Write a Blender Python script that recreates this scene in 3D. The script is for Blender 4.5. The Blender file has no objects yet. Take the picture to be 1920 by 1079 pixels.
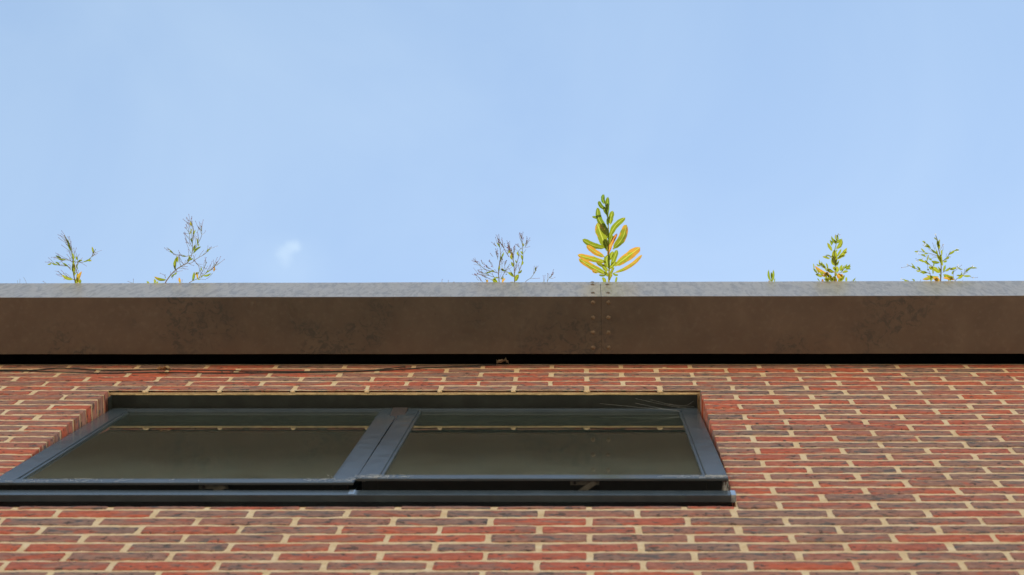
import bpy, math, random
import numpy as np
from mathutils import Vector, Matrix

random.seed(7)
rng = np.random.default_rng(7)
scene = bpy.context.scene
R = math.radians

# ------------------------------------------------------------------ camera
D = 1.18635            # distance of the lens from the wall face (wall face is the plane y = 0)
CAM_Z = 1.63
PSI = 0.13823          # tilt away from straight up
F_PX = 3887.7          # focal length in pixels of a 1920 px wide frame
PX0 = 1087.6
cam_d = bpy.data.cameras.new('camera')
cam = bpy.data.objects.new('camera', cam_d)
scene.collection.objects.link(cam)
cam.location = (0, -D, CAM_Z)
cam.matrix_world = Matrix.Translation((0, -D, CAM_Z)) @ Matrix.Rotation(math.pi - PSI, 4, 'X') @ Matrix.Rotation(-0.0005, 4, 'Z')
cam_d.sensor_width = 36.0
cam_d.lens = 36.0 * F_PX / 1920.0
cam_d.shift_x = -(PX0 - 960.0) / 1920.0
cam_d.clip_start = 0.05
cam_d.clip_end = 2000.0
cam_d.dof.use_dof = True
cam_d.dof.focus_distance = 6.75
cam_d.dof.aperture_fstop = 6.3
scene.camera = cam

# ------------------------------------------------------------------ sky, sun, exposure
SUN_EL, SUN_AZ = R(47), R(14)          # behind the building, a little to the right
world = bpy.data.worlds.new('World')
scene.world = world
world.use_nodes = True
wn, wl = world.node_tree.nodes, world.node_tree.links
wn.clear()


def N(nodes, kind, **kw):
    n = nodes.new(kind)
    for k, v in kw.items():
        setattr(n, k, v)
    return n


def setin(n, **kw):
    for k, v in kw.items():
        n.inputs[k.replace('_', ' ')].default_value = v
    return n


sky = N(wn, 'ShaderNodeTexSky', sky_type='NISHITA', sun_disc=False)
sky.sun_elevation = SUN_EL
sky.sun_rotation = SUN_AZ
sky.altitude = 50
sky.air_density = 2.0
sky.dust_density = 1.0
sky.ozone_density = 4.0
tc = N(wn, 'ShaderNodeTexCoord')
sep = N(wn, 'ShaderNodeSeparateXYZ')
wl.new(tc.outputs['Generated'], sep.inputs[0])
zmax = N(wn, 'ShaderNodeMath', operation='MAXIMUM')
wl.new(sep.outputs['Z'], zmax.inputs[0])
zmax.inputs[1].default_value = 0.08
dx = N(wn, 'ShaderNodeMath', operation='DIVIDE')
dy = N(wn, 'ShaderNodeMath', operation='DIVIDE')
wl.new(sep.outputs['X'], dx.inputs[0]); wl.new(zmax.outputs[0], dx.inputs[1])
wl.new(sep.outputs['Y'], dy.inputs[0]); wl.new(zmax.outputs[0], dy.inputs[1])
comb = N(wn, 'ShaderNodeCombineXYZ')
wl.new(dx.outputs[0], comb.inputs[0]); wl.new(dy.outputs[0], comb.inputs[1])
# thin high veil, the same everywhere in the sky
veil = N(wn, 'ShaderNodeTexNoise')
setin(veil, Scale=4.5, Detail=5.0, Roughness=0.55, Distortion=0.6)
wl.new(comb.outputs[0], veil.inputs['Vector'])
vr = N(wn, 'ShaderNodeMapRange')
setin(vr, From_Min=0.35, From_Max=0.7, To_Min=0.05, To_Max=0.10)
wl.new(veil.outputs['Fac'], vr.inputs['Value'])
# one small wisp of cloud
wn_noise = N(wn, 'ShaderNodeTexNoise')
setin(wn_noise, Scale=90.0, Detail=4.0, Roughness=0.6)
wl.new(comb.outputs[0], wn_noise.inputs['Vector'])
noff = N(wn, 'ShaderNodeVectorMath', operation='MULTIPLY_ADD')
wl.new(wn_noise.outputs['Color'], noff.inputs[0])
noff.inputs[1].default_value = (0.010, 0.010, 0.0)
wl.new(comb.outputs[0], noff.inputs[2])


def wisp(cx, cy, sx, sy, rot, amp):
    sub = N(wn, 'ShaderNodeVectorMath', operation='SUBTRACT')
    wl.new(noff.outputs[0], sub.inputs[0]); sub.inputs[1].default_value = (cx + 0.005, cy + 0.005, 0)
    vr_ = N(wn, 'ShaderNodeVectorRotate', rotation_type='Z_AXIS')
    vr_.inputs['Angle'].default_value = rot
    wl.new(sub.outputs[0], vr_.inputs['Vector'])
    sc = N(wn, 'ShaderNodeVectorMath', operation='DIVIDE')
    wl.new(vr_.outputs[0], sc.inputs[0]); sc.inputs[1].default_value = (sx, sy, 1)
    ln = N(wn, 'ShaderNodeVectorMath', operation='LENGTH')
    wl.new(sc.outputs[0], ln.inputs[0])
    m = N(wn, 'ShaderNodeMapRange', interpolation_type='SMOOTHSTEP')
    setin(m, From_Min=0.0, From_Max=1.0, To_Min=amp, To_Max=0.0)
    wl.new(ln.outputs['Value'], m.inputs['Value'])
    return m


def sky_xy(px, py):
    t = math.atan((py - 539.5) / F_PX) + PSI
    dep = 1.0
    zz = math.cos(PSI) - (py - 539.5) / F_PX * math.sin(PSI)
    yy = math.sin(PSI) + (py - 539.5) / F_PX * math.cos(PSI)
    return ((px - PX0) / F_PX / zz, yy / zz)


w1 = wisp(*sky_xy(549, 466), 0.0065, 0.0052, R(20), 0.085)
w2 = wisp(*sky_xy(532, 482), 0.0075, 0.0050, R(-52), 0.055)
w3 = wisp(*sky_xy(540, 500), 0.030, 0.022, 0.0, 0.03)
a1 = N(wn, 'ShaderNodeMath', operation='ADD'); a2 = N(wn, 'ShaderNodeMath', operation='ADD')
a3 = N(wn, 'ShaderNodeMath', operation='ADD', use_clamp=True)
wl.new(w1.outputs[0], a1.inputs[0]); wl.new(w2.outputs[0], a1.inputs[1])
wl.new(a1.outputs[0], a2.inputs[0]); wl.new(w3.outputs[0], a2.inputs[1])
wl.new(a2.outputs[0], a3.inputs[0]); wl.new(vr.outputs[0], a3.inputs[1])
smix = N(wn, 'ShaderNodeMix', data_type='RGBA')
wl.new(a3.outputs[0], smix.inputs['Factor'])
wl.new(sky.outputs[0], smix.inputs['A'])
smix.inputs['B'].default_value = (8.9, 9.6, 7.9, 1)
bg = N(wn, 'ShaderNodeBackground')
bg.inputs['Strength'].default_value = 0.10
wl.new(smix.outputs['Result'], bg.inputs['Color'])
wo = N(wn, 'ShaderNodeOutputWorld')
wl.new(bg.outputs[0], wo.inputs['Surface'])

sun_d = bpy.data.lights.new('sun', 'SUN')
sun_d.energy = 5.0
sun_d.angle = R(0.53)
sun_d.color = (1.0, 0.93, 0.82)
sun = bpy.data.objects.new('sun', sun_d)
scene.collection.objects.link(sun)
sdir = Vector((math.sin(SUN_AZ) * math.cos(SUN_EL), math.cos(SUN_AZ) * math.cos(SUN_EL), math.sin(SUN_EL)))
sun.rotation_euler = sdir.to_track_quat('Z', 'Y').to_euler()
sun.location = sdir * 40

scene.view_settings.view_transform = 'Standard'
scene.view_settings.look = 'None'
scene.view_settings.exposure = 1.0
scene.view_settings.gamma = 1.0
scene.view_settings.use_curve_mapping = False
scene.cycles.max_bounces = 10
scene.cycles.diffuse_bounces = 5
scene.cycles.glossy_bounces = 5
scene.cycles.transparent_max_bounces = 12
scene.cycles.use_denoising = True

# ------------------------------------------------------------------ helpers
COL = scene.collection


def ray_dir(px, py):
    u = (px - PX0) / F_PX
    v = (py - 539.5) / F_PX
    return Vector((u, math.sin(PSI) + v * math.cos(PSI), math.cos(PSI) - v * math.sin(PSI)))


def on_plane_y(px, py, y):
    d = ray_dir(px, py)
    return Vector((0, -D, CAM_Z)) + d * ((y + D) / d.y)


def on_plane_z(px, py, z):
    d = ray_dir(px, py)
    return Vector((0, -D, CAM_Z)) + d * ((z - CAM_Z) / d.z)


def link(o, parent=None):
    COL.objects.link(o)
    if parent is not None:
        o.parent = parent
    return o


def empty(name, label, cat, loc=(0, 0, 0), group=None):
    o = bpy.data.objects.new(name, None)
    o.empty_display_size = 0.1
    link(o)
    o.location = loc
    o['label'] = label
    o['category'] = cat
    if group:
        o['group'] = group
    return o


def tag(o, label, cat, group=None):
    o['label'] = label
    o['category'] = cat
    if group:
        o['group'] = group
    return o


class MB:
    def __init__(self):
        self.v, self.f, self.t, self.u = [], [], [], []

    def add(self, vs, fs, ts=None, us=None):
        b = len(self.v)
        self.v += [tuple(p) for p in vs]
        self.f += [tuple(b + i for i in q) for q in fs]
        self.t += list(ts) if ts is not None else [0.0] * len(vs)
        self.u += list(us) if us is not None else [0.0] * len(vs)

    def box(self, x0, x1, y0, y1, z0, z1):
        vs = [(x, y, z) for z in (z0, z1) for y in (y0, y1) for x in (x0, x1)]
        self.add(vs, [(0, 2, 3, 1), (4, 5, 7, 6), (0, 1, 5, 4), (2, 6, 7, 3), (0, 4, 6, 2), (1, 3, 7, 5)])

    def tube(self, pts, r0, r1=None, seg=6, t0=0.0, t1=1.0, cap=True):
        r1 = r0 if r1 is None else r1
        pts = [Vector(p) for p in pts]
        n = len(pts)
        vs, ts, fs = [], [], []
        ref = Vector((0.3, 0.2, 0.93))
        for i, p in enumerate(pts):
            d = (pts[min(i + 1, n - 1)] - pts[max(i - 1, 0)])
            d = d.normalized() if d.length > 1e-9 else Vector((0, 0, 1))
            a = d.cross(ref)
            if a.length < 1e-3:
                a = d.cross(Vector((1, 0, 0)))
            a.normalize()
            b = d.cross(a)
            k = i / max(n - 1, 1)
            r = r0 + (r1 - r0) * k
            for j in range(seg):
                an = 2 * math.pi * j / seg
                vs.append(p + (a * math.cos(an) + b * math.sin(an)) * r)
                ts.append(t0 + (t1 - t0) * k)
        for i in range(n - 1):
            for j in range(seg):
                j2 = (j + 1) % seg
                fs.append((i * seg + j, i * seg + j2, (i + 1) * seg + j2, (i + 1) * seg + j))
        if cap:
            fs.append(tuple(range(seg - 1, -1, -1)))
            fs.append(tuple((n - 1) * seg + j for j in range(seg)))
        self.add(vs, fs, ts)

    def blob(self, c, r, squash=(1, 1, 1), t=1.0):
        vs, fs = [], []
        nu, nv = 6, 4
        c = Vector(c)
        for i in range(nv + 1):
            th = math.pi * i / nv
            for j in range(nu):
                ph = 2 * math.pi * j / nu
                vs.append(c + Vector((r * squash[0] * math.sin(th) * math.cos(ph), r * squash[1] * math.sin(th) * math.sin(ph), r * squash[2] * math.cos(th))))
        for i in range(nv):
            for j in range(nu):
                j2 = (j + 1) % nu
                fs.append((i * nu + j, i * nu + j2, (i + 1) * nu + j2, (i + 1) * nu + j))
        self.add(vs, fs, [t] * len(vs))

    def mesh(self, name, mat, smooth=False):
        me = bpy.data.meshes.new(name)
        me.from_pydata(self.v, [], self.f)
        a = me.attributes.new('t', 'FLOAT', 'POINT')
        a.data.foreach_set('value', np.array(self.t, dtype=np.float32))
        a = me.attributes.new('u', 'FLOAT', 'POINT')
        a.data.foreach_set('value', np.array(self.u, dtype=np.float32))
        if smooth:
            me.polygons.foreach_set('use_smooth', [True] * len(me.polygons))
        me.materials.append(mat)
        me.update()
        return me

    def build(self, name, mat, parent=None, smooth=False):
        return link(bpy.data.objects.new(name, self.mesh(name, mat, smooth)), parent)


def bevel(o, w=0.002, seg=2):
    m = o.modifiers.new('bevel', 'BEVEL')
    m.width = w
    m.segments = seg
    m.limit_method = 'ANGLE'
    m.angle_limit = R(40)
    m.harden_normals = False
    return o


# ------------------------------------------------------------------ materials
def new_mat(name):
    m = bpy.data.materials.new(name)
    m.use_nodes = True
    nt = m.node_tree
    nt.nodes.clear()
    out = nt.nodes.new('ShaderNodeOutputMaterial')
    bs = nt.nodes.new('ShaderNodeBsdfPrincipled')
    nt.links.new(bs.outputs[0], out.inputs['Surface'])
    return m, nt.nodes, nt.links, bs, out


def noise(nd, lk, vec, scale, detail=4, rough=0.55, dist=0.0, dims='3D', w=None):
    n = nd.new('ShaderNodeTexNoise')
    n.noise_dimensions = dims
    setin(n, Scale=scale, Detail=detail, Roughness=rough, Distortion=dist)
    if vec is not None:
        lk.new(vec, n.inputs['Vector'])
    if w is not None:
        lk.new(w, n.inputs['W'])
    return n.outputs['Fac']


def ramp(nd, lk, fac, stops, interp='LINEAR'):
    r = nd.new('ShaderNodeValToRGB')
    r.color_ramp.interpolation = interp
    els = r.color_ramp.elements
    while len(els) < len(stops):
        els.new(0.5)
    for e, (p, c) in zip(els, stops):
        e.position = p
        e.color = (*c, 1) if len(c) == 3 else c
    lk.new(fac, r.inputs['Fac'])
    return r.outputs['Color']


def rng_map(nd, lk, val, a, b, c=0.0, d=1.0, smooth=True):
    m = nd.new('ShaderNodeMapRange')
    m.interpolation_type = 'SMOOTHSTEP' if smooth else 'LINEAR'
    setin(m, From_Min=a, From_Max=b, To_Min=c, To_Max=d)
    lk.new(val, m.inputs['Value'])
    return m.outputs[0]


def mixc(nd, lk, fac, a, b, blend='MIX'):
    m = nd.new('ShaderNodeMix')
    m.data_type = 'RGBA'
    m.blend_type = blend
    for val, key in ((fac, 'Factor'), (a, 'A'), (b, 'B')):
        if isinstance(val, (int, float)):
            m.inputs[key].default_value = val
        elif isinstance(val, tuple):
            m.inputs[key].default_value = (*val, 1) if len(val) == 3 else val
        else:
            lk.new(val, m.inputs[key])
    return m.outputs['Result']


def math2(nd, lk, op, a, b):
    m = nd.new('ShaderNodeMath')
    m.operation = op
    for i, v in enumerate((a, b)):
        if isinstance(v, (int, float)):
            m.inputs[i].default_value = v
        else:
            lk.new(v, m.inputs[i])
    return m.outputs[0]


def bump(nd, lk, bs, h, strength=0.4, dist=0.002):
    b = nd.new('ShaderNodeBump')
    setin(b, Strength=strength, Distance=dist)
    lk.new(h, b.inputs['Height'])
    lk.new(b.outputs[0], bs.inputs['Normal'])


def mapping(nd, lk, vec, scale):
    m = nd.new('ShaderNodeMapping')
    m.inputs['Scale'].default_value = scale
    lk.new(vec, m.inputs['Vector'])
    return m.outputs[0]


def brick_material(name, island):
    m, nd, lk, bs, out = new_mat(name)
    co = nd.new('ShaderNodeTexCoord').outputs['Object']
    if island:
        g = nd.new('ShaderNodeNewGeometry')
        seed = g.outputs['Random Per Island']
        tone = seed
    else:
        a = nd.new('ShaderNodeAttribute'); a.attribute_type = 'OBJECT'; a.attribute_name = 'seed'
        b = nd.new('ShaderNodeAttribute'); b.attribute_type = 'OBJECT'; b.attribute_name = 'tone'
        seed, tone = a.outputs['Fac'], b.outputs['Fac']
    w = math2(nd, lk, 'MULTIPLY', seed, 91.7)
    base = ramp(nd, lk, tone, [(0.0, (0.47, 0.100, 0.052)), (0.22, (0.41, 0.094, 0.060)), (0.42, (0.35, 0.112, 0.082)),
                               (0.62, (0.31, 0.142, 0.108)), (0.82, (0.265, 0.150, 0.122)), (1.0, (0.195, 0.126, 0.112))])
    # kiss marks: broad burnt patches along a brick
    cs = mapping(nd, lk, co, (9.0, 9.0, 22.0))
    n1 = noise(nd, lk, cs, 1.0, 2.0, 0.5, 0.4, '4D', w)
    patch = rng_map(nd, lk, n1, 0.47, 0.60)
    base2 = mixc(nd, lk, math2(nd, lk, 'MULTIPLY', patch, 0.78), base, (0.235, 0.138, 0.116))
    n1b = noise(nd, lk, mapping(nd, lk, co, (12.0, 12.0, 20.0)), 1.3, 2.0, 0.5, 0.4, '4D', math2(nd, lk, 'ADD', w, 33.0))
    red = rng_map(nd, lk, n1b, 0.56, 0.66)
    base2 = mixc(nd, lk, math2(nd, lk, 'MULTIPLY', red, 0.7), base2, (0.41, 0.090, 0.055))
    # blue-grey smudges
    n2 = noise(nd, lk, mapping(nd, lk, co, (26.0, 26.0, 48.0)), 1.0, 4.0, 0.6, 0.6, '4D', math2(nd, lk, 'ADD', w, 7.0))
    thr = rng_map(nd, lk, tone, 0.0, 1.0, 0.615, 0.52, False)
    sm = nd.new('ShaderNodeMapRange'); sm.interpolation_type = 'SMOOTHSTEP'
    lk.new(n2, sm.inputs['Value']); lk.new(thr, sm.inputs['From Min'])
    lk.new(math2(nd, lk, 'ADD', thr, 0.065), sm.inputs['From Max'])
    base3 = mixc(nd, lk, math2(nd, lk, 'MULTIPLY', sm.outputs[0], 0.92), base2, (0.088, 0.084, 0.092))
    # black specks
    n3 = noise(nd, lk, mapping(nd, lk, co, (52.0, 52.0, 46.0)), 1.0, 3.0, 0.6, 0.0, '4D', w)
    sp = rng_map(nd, lk, n3, 0.585, 0.64)
    base4 = mixc(nd, lk, math2(nd, lk, 'MULTIPLY', sp, 0.85), base3, (0.035, 0.028, 0.03))
    # sandy bloom and mortar smear towards the arrises
    n4 = noise(nd, lk, co, 330.0, 3.0, 0.7, 0.0, '4D', w)
    base5 = mixc(nd, lk, rng_map(nd, lk, n4, 0.35, 0.75, 0.0, 0.34), base4, mixc(nd, lk, 0.5, base4, (0.45, 0.26, 0.17)))
    n5 = noise(nd, lk, mapping(nd, lk, co, (22.0, 22.0, 60.0)), 1.0, 5.0, 0.65, 0.3, '4D', math2(nd, lk, 'ADD', w, 17.0))
    base6 = mixc(nd, lk, rng_map(nd, lk, n5, 0.46, 0.80, 0.0, 0.40), base5, (0.58, 0.36, 0.23))
    n6 = noise(nd, lk, mapping(nd, lk, co, (45.0, 45.0, 70.0)), 1.0, 5.0, 0.65, 0.3, '4D', math2(nd, lk, 'ADD', w, 51.0))
    v = rng_map(nd, lk, n6, 0.28, 0.72, 0.82, 1.56, False)
    vc = nd.new('ShaderNodeCombineColor')
    for i in range(3):
        lk.new(v, vc.inputs[i])
    base6 = mixc(nd, lk, 1.0, base6, vc.outputs[0], 'MULTIPLY')
    lk.new(base6, bs.inputs['Base Color'])
    setin(bs, Roughness=0.9)
    bs.inputs['Specular IOR Level'].default_value = 0.25
    nb = noise(nd, lk, co, 160.0, 6.0, 0.65, 0.0, '4D', w)
    bump(nd, lk, bs, nb, 0.55, 0.0022)
    return m


MAT_BRICK = brick_material('red_stock_brick', False)
MAT_BRICK_FAR = brick_material('red_stock_brickwork', True)


def mortar_material():
    m, nd, lk, bs, out = new_mat('lime_mortar')
    co = nd.new('ShaderNodeTexCoord').outputs['Object']
    a = noise(nd, lk, co, 20.0, 6.0, 0.7)
    b = noise(nd, lk, co, 300.0, 3.0, 0.7)
    c = ramp(nd, lk, a, [(0.3, (0.68, 0.480, 0.270)), (0.5, (0.83, 0.63, 0.40)), (0.68, (0.89, 0.74, 0.54))])
    c = mixc(nd, lk, rng_map(nd, lk, b, 0.45, 0.75, 0.0, 0.4), c, (0.40, 0.26, 0.13))
    d = noise(nd, lk, co, 45.0, 4.0, 0.6)
    c = mixc(nd, lk, rng_map(nd, lk, d, 0.66, 0.78, 0.0, 0.5), c, (0.20, 0.13, 0.07))
    lk.new(c, bs.inputs['Base Color'])
    setin(bs, Roughness=0.95)
    bs.inputs['Specular IOR Level'].default_value = 0.15
    bump(nd, lk, bs, b, 0.5, 0.0015)
    return m


MAT_MORTAR = mortar_material()


def plain(name, col, rough=0.6, metal=0.0, spec=0.5, nscale=None, namp=0.25, bump_s=0.0, coat=0.0):
    m, nd, lk, bs, out = new_mat(name)
    setin(bs, Roughness=rough, Metallic=metal)
    bs.inputs['Specular IOR Level'].default_value = spec
    bs.inputs['Coat Weight'].default_value = coat
    bs.inputs['Coat Roughness'].default_value = 0.12
    if nscale:
        co = nd.new('ShaderNodeTexCoord').outputs['Object']
        n = noise(nd, lk, co, nscale, 6.0, 0.6)
        c = mixc(nd, lk, rng_map(nd, lk, n, 0.3, 0.7), tuple(x * (1 - namp) for x in col), tuple(min(1, x * (1 + namp)) for x in col))
        lk.new(c, bs.inputs['Base Color'])
        if bump_s:
            bump(nd, lk, bs, n, bump_s, 0.004)
    else:
        bs.inputs['Base Color'].default_value = (*col, 1)
    return m


def metal_trim():
    # brown powder-coated folded metal, dulled, with water marks and dirt
    m, nd, lk, bs, out = new_mat('weathered_brown_metal')
    co = nd.new('ShaderNodeTexCoord').outputs['Object']
    a = noise(nd, lk, co, 7.0, 6.0, 0.62, 0.4)
    b = noise(nd, lk, co, 36.0, 6.0, 0.70, 1.2)
    c = ramp(nd, lk, a, [(0.30, (0.066, 0.048, 0.033)), (0.55, (0.088, 0.067, 0.047)), (0.75, (0.112, 0.088, 0.065))])
    spots = math2(nd, lk, 'MULTIPLY', rng_map(nd, lk, b, 0.47, 0.60), rng_map(nd, lk, noise(nd, lk, co, 3.2, 3.0, 0.5, 0.3), 0.50, 0.62))
    c = mixc(nd, lk, math2(nd, lk, 'MULTIPLY', spots, 1.0), c, (0.026, 0.027, 0.022))
    streak = noise(nd, lk, mapping(nd, lk, co, (60.0, 60.0, 2.5)), 1.0, 4.0, 0.6)
    c = mixc(nd, lk, rng_map(nd, lk, streak, 0.50, 0.72, 0.0, 0.14), c, (0.24, 0.21, 0.18))
    sp = noise(nd, lk, co, 130.0, 2.0, 0.5)
    c = mixc(nd, lk, rng_map(nd, lk, sp, 0.70, 0.76, 0.0, 0.6), c, (0.03, 0.024, 0.02))
    lk.new(c, bs.inputs['Base Color'])
    bs.inputs['IOR'].default_value = 1.95
    lk.new(rng_map(nd, lk, b, 0.3, 0.7, 0.28, 0.42), bs.inputs['Roughness'])
    st_ = noise(nd, lk, mapping(nd, lk, co, (48.0, 48.0, 9.0)), 1.0, 6.0, 0.72, 0.8)
    lk.new(rng_map(nd, lk, st_, 0.44, 0.62, 1.0, 0.55), bs.inputs['Sheen Weight'])
    bs.inputs['Sheen Roughness'].default_value = 0.33
    bs.inputs['Sheen Tint'].default_value = (1.0, 0.98, 0.95, 1)
    return m


MAT_TRIM = metal_trim()
MAT_RIVET = plain('rivet_paint', (0.150, 0.112, 0.075), 0.36, nscale=120, namp=0.3)
MAT_BLACK = plain('gap_shade_board', (0.012, 0.011, 0.010), 0.95, spec=0.1, nscale=20)  # near-black colour paints in the shade of the eaves gap
MAT_MEMBRANE = plain('grey_membrane', (0.06, 0.065, 0.062), 0.8, nscale=25)


def frame_material():
    m, nd, lk, bs, out = new_mat('anthracite_powder_coat')
    co = nd.new('ShaderNodeTexCoord').outputs['Object']
    n = noise(nd, lk, co, 16.0, 6.0, 0.6, 0.3)
    dust = noise(nd, lk, co, 220.0, 4.0, 0.7)
    c = mixc(nd, lk, rng_map(nd, lk, n, 0.35, 0.7), (0.058, 0.077, 0.093), (0.072, 0.092, 0.108))
    d = math2(nd, lk, 'MULTIPLY', rng_map(nd, lk, dust, 0.60, 0.75), rng_map(nd, lk, n, 0.45, 0.65))
    c = mixc(nd, lk, math2(nd, lk, 'MULTIPLY', d, 0.08), c, (0.40, 0.42, 0.44))
    lk.new(c, bs.inputs['Base Color'])
    lk.new(rng_map(nd, lk, n, 0.3, 0.7, 0.20, 0.25), bs.inputs['Roughness'])
    bs.inputs['Specular IOR Level'].default_value = 0.6
    return m


MAT_FRAME = frame_material()
MAT_LINING = plain('head_lining_paint', (0.022, 0.027, 0.024), 0.5, nscale=18, namp=0.3)
MAT_GASKET = plain('cream_sealant', (0.62, 0.47, 0.24), 0.8, nscale=60)
MAT_RUBBER = plain('black_rubber', (0.01, 0.01, 0.011), 0.5)
MAT_INNER = plain('gap_shade_profile', (0.010, 0.011, 0.012), 0.45, nscale=20)  # black colour paints in the shade between sash, frame and sill
MAT_STEEL = plain('dull_steel', (0.15, 0.145, 0.125), 0.5, 0.3, nscale=90)
MAT_CAP = plain('sky_tinted_sill_cap', (0.50, 0.58, 0.66), 0.2, 0.7)  # pale blue base colour paints in the sky's reflection
MAT_MULLION = plain('brown_mullion', (0.055, 0.036, 0.022), 0.35, nscale=30)


def glass_material():
    m = bpy.data.materials.new('window_glass')
    m.use_nodes = True
    nd, lk = m.node_tree.nodes, m.node_tree.links
    nd.clear()
    out = nd.new('ShaderNodeOutputMaterial')
    co = nd.new('ShaderNodeTexCoord').outputs['Object']
    fr = nd.new('ShaderNodeFresnel'); fr.inputs['IOR'].default_value = 1.52
    tr = nd.new('ShaderNodeBsdfTransparent'); tr.inputs['Color'].default_value = (0.86, 0.93, 0.87, 1)
    gl = nd.new('ShaderNodeBsdfGlossy'); gl.inputs['Roughness'].default_value = 0.012
    gl.inputs['Color'].default_value = (0.93, 0.96, 0.93, 1)
    mx = nd.new('ShaderNodeMixShader')
    lk.new(fr.outputs[0], mx.inputs[0]); lk.new(tr.outputs[0], mx.inputs[1]); lk.new(gl.outputs[0], mx.inputs[2])
    df = nd.new('ShaderNodeBsdfDiffuse'); df.inputs['Color'].default_value = (0.32, 0.34, 0.29, 1)
    n = noise(nd, lk, co, 7.0, 5.0, 0.6, 0.5)
    sp = noise(nd, lk, co, 260.0, 2.0, 0.5)
    sx = nd.new('ShaderNodeSeparateXYZ'); lk.new(co, sx.inputs[0])
    film = rng_map(nd, lk, n, 0.3, 0.75, 0.036, 0.054)
    low_light = math2(nd, lk, 'MULTIPLY', rng_map(nd, lk, sx.outputs['Z'], -0.75, -1.30, 0.0, 0.13), rng_map(nd, lk, n, 0.2, 0.7, 0.7, 1.2))
    film = math2(nd, lk, 'ADD', film, low_light)          # grime film; paler low down, painting in light seen through the glass
    dust = math2(nd, lk, 'ADD', film, rng_map(nd, lk, sp, 0.74, 0.80, 0.0, 0.10))
    mx2 = nd.new('ShaderNodeMixShader')
    lk.new(dust, mx2.inputs[0]); lk.new(mx.outputs[0], mx2.inputs[1]); lk.new(df.outputs[0], mx2.inputs[2])
    lk.new(mx2.outputs[0], out.inputs['Surface'])
    return m


MAT_GLASS = glass_material()
MAT_ROOM = plain('room_plaster', (0.83, 0.84, 0.78), 0.9, nscale=3, namp=0.1)
MAT_CABLE = plain('black_cable', (0.018, 0.018, 0.017), 0.38)
MAT_DRY = plain('dry_leaf', (0.33, 0.235, 0.12), 0.8, nscale=60, namp=0.4)
MAT_PAPER = plain('old_masking_tape', (0.30, 0.25, 0.17), 0.8, nscale=40)
MAT_WEB = plain('cobweb_silk', (0.75, 0.75, 0.72), 0.5)
MAT_SOIL = plain('roof_soil', (0.09, 0.065, 0.045), 0.95, nscale=30, namp=0.5, bump_s=0.6)


def ground_material():
    m, nd, lk, bs, out = new_mat('worn_paving')
    co = nd.new('ShaderNodeTexCoord').outputs['Object']
    n = noise(nd, lk, co, 1.4, 8.0, 0.6)
    f = noise(nd, lk, co, 60.0, 4.0, 0.6)
    c = ramp(nd, lk, n, [(0.3, (0.33, 0.245, 0.160)), (0.7, (0.44, 0.34, 0.235))])
    c = mixc(nd, lk, rng_map(nd, lk, f, 0.4, 0.7, 0.0, 0.3), c, (0.21, 0.16, 0.11))
    lk.new(c, bs.inputs['Base Color'])
    setin(bs, Roughness=0.9)
    bump(nd, lk, bs, f, 0.3, 0.004)
    return m


# ------------------------------------------------------------------ ground
g = MB()
g.add([(-400, -400, 0), (400, -400, 0), (400, 400, 0), (-400, 400, 0)], [(0, 1, 2, 3)])
ground = g.build('ground', ground_material())
ground['kind'] = 'structure'

# ------------------------------------------------------------------ building
BW0, BW1, BDEPTH = -4.6, 4.6, 7.0        # extent of the facade and depth of the building
TOP = 8.25                               # bed joint level counted as course 0
GA, LE = 0.075, 0.225
XL, XR = -1.4405, 0.3665                 # window opening
ZH, ZS = TOP - 5 * GA, TOP - 24 * GA - 0.048
building = empty('brick_building', 'red brick building with metal eaves and a wide two-light window', 'building', (0, 0, 0))

# --- wall: the mortar bed, finely uneven where the photograph shows it
vx0, vx1, vz0, vz1 = -2.7, 2.4, 5.3, 8.325
step = 0.0085
nx = int((vx1 - vx0) / step); nz = int((vz1 - vz0) / step)
xs = np.linspace(vx0, vx1, nx + 1); zs = np.linspace(vz0, vz1, nz + 1)
xs[np.abs(xs - XL).argmin()] = XL - 0.003; xs[np.abs(xs - XR).argmin()] = XR + 0.003
zs[np.abs(zs - ZH).argmin()] = ZH; zs[np.abs(zs - ZS).argmin()] = ZS
gx, gz = np.meshgrid(xs, zs, indexing='ij')


def smooth_noise(shape, cell):
    a, b = shape
    ca, cb = a // cell + 3, b // cell + 3
    g0 = rng.normal(size=(ca, cb))
    ia = np.arange(a) / cell; ib = np.arange(b) / cell
    i0 = ia.astype(int); j0 = ib.astype(int)
    fa = (ia - i0)[:, None]; fb = (ib - j0)[None, :]
    fa = fa * fa * (3 - 2 * fa); fb = fb * fb * (3 - 2 * fb)
    return (g0[i0][:, j0] * (1 - fa) * (1 - fb) + g0[i0 + 1][:, j0] * fa * (1 - fb) + g0[i0][:, j0 + 1] * (1 - fa) * fb + g0[i0 + 1][:, j0 + 1] * fa * fb)


hh = 0.00022 * smooth_noise(gx.shape, 7) + 0.00025 * smooth_noise(gx.shape, 3) + 0.0002 * rng.normal(size=gx.shape)
gy = 0.0006 + hh
vid = np.arange((nx + 1) * (nz + 1)).reshape(nx + 1, nz + 1)
cx = (xs[:-1] + xs[1:]) / 2; cz = (zs[:-1] + zs[1:]) / 2
keep = ~((cx[:, None] > XL - 0.003) & (cx[:, None] < XR + 0.003) & (cz[None, :] > ZS) & (cz[None, :] < ZH))

q = np.stack([vid[:-1, :-1], vid[1:, :-1], vid[1:, 1:], vid[:-1, 1:]], -1)[keep]
verts = np.stack([gx, gy, gz], -1).reshape(-1, 3)
extra_v, extra_f = [], []


def xq(*p):
    b = len(verts) + len(extra_v)
    extra_v.extend(p)
    extra_f.append([b, b + 1, b + 2, b + 3])


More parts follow.
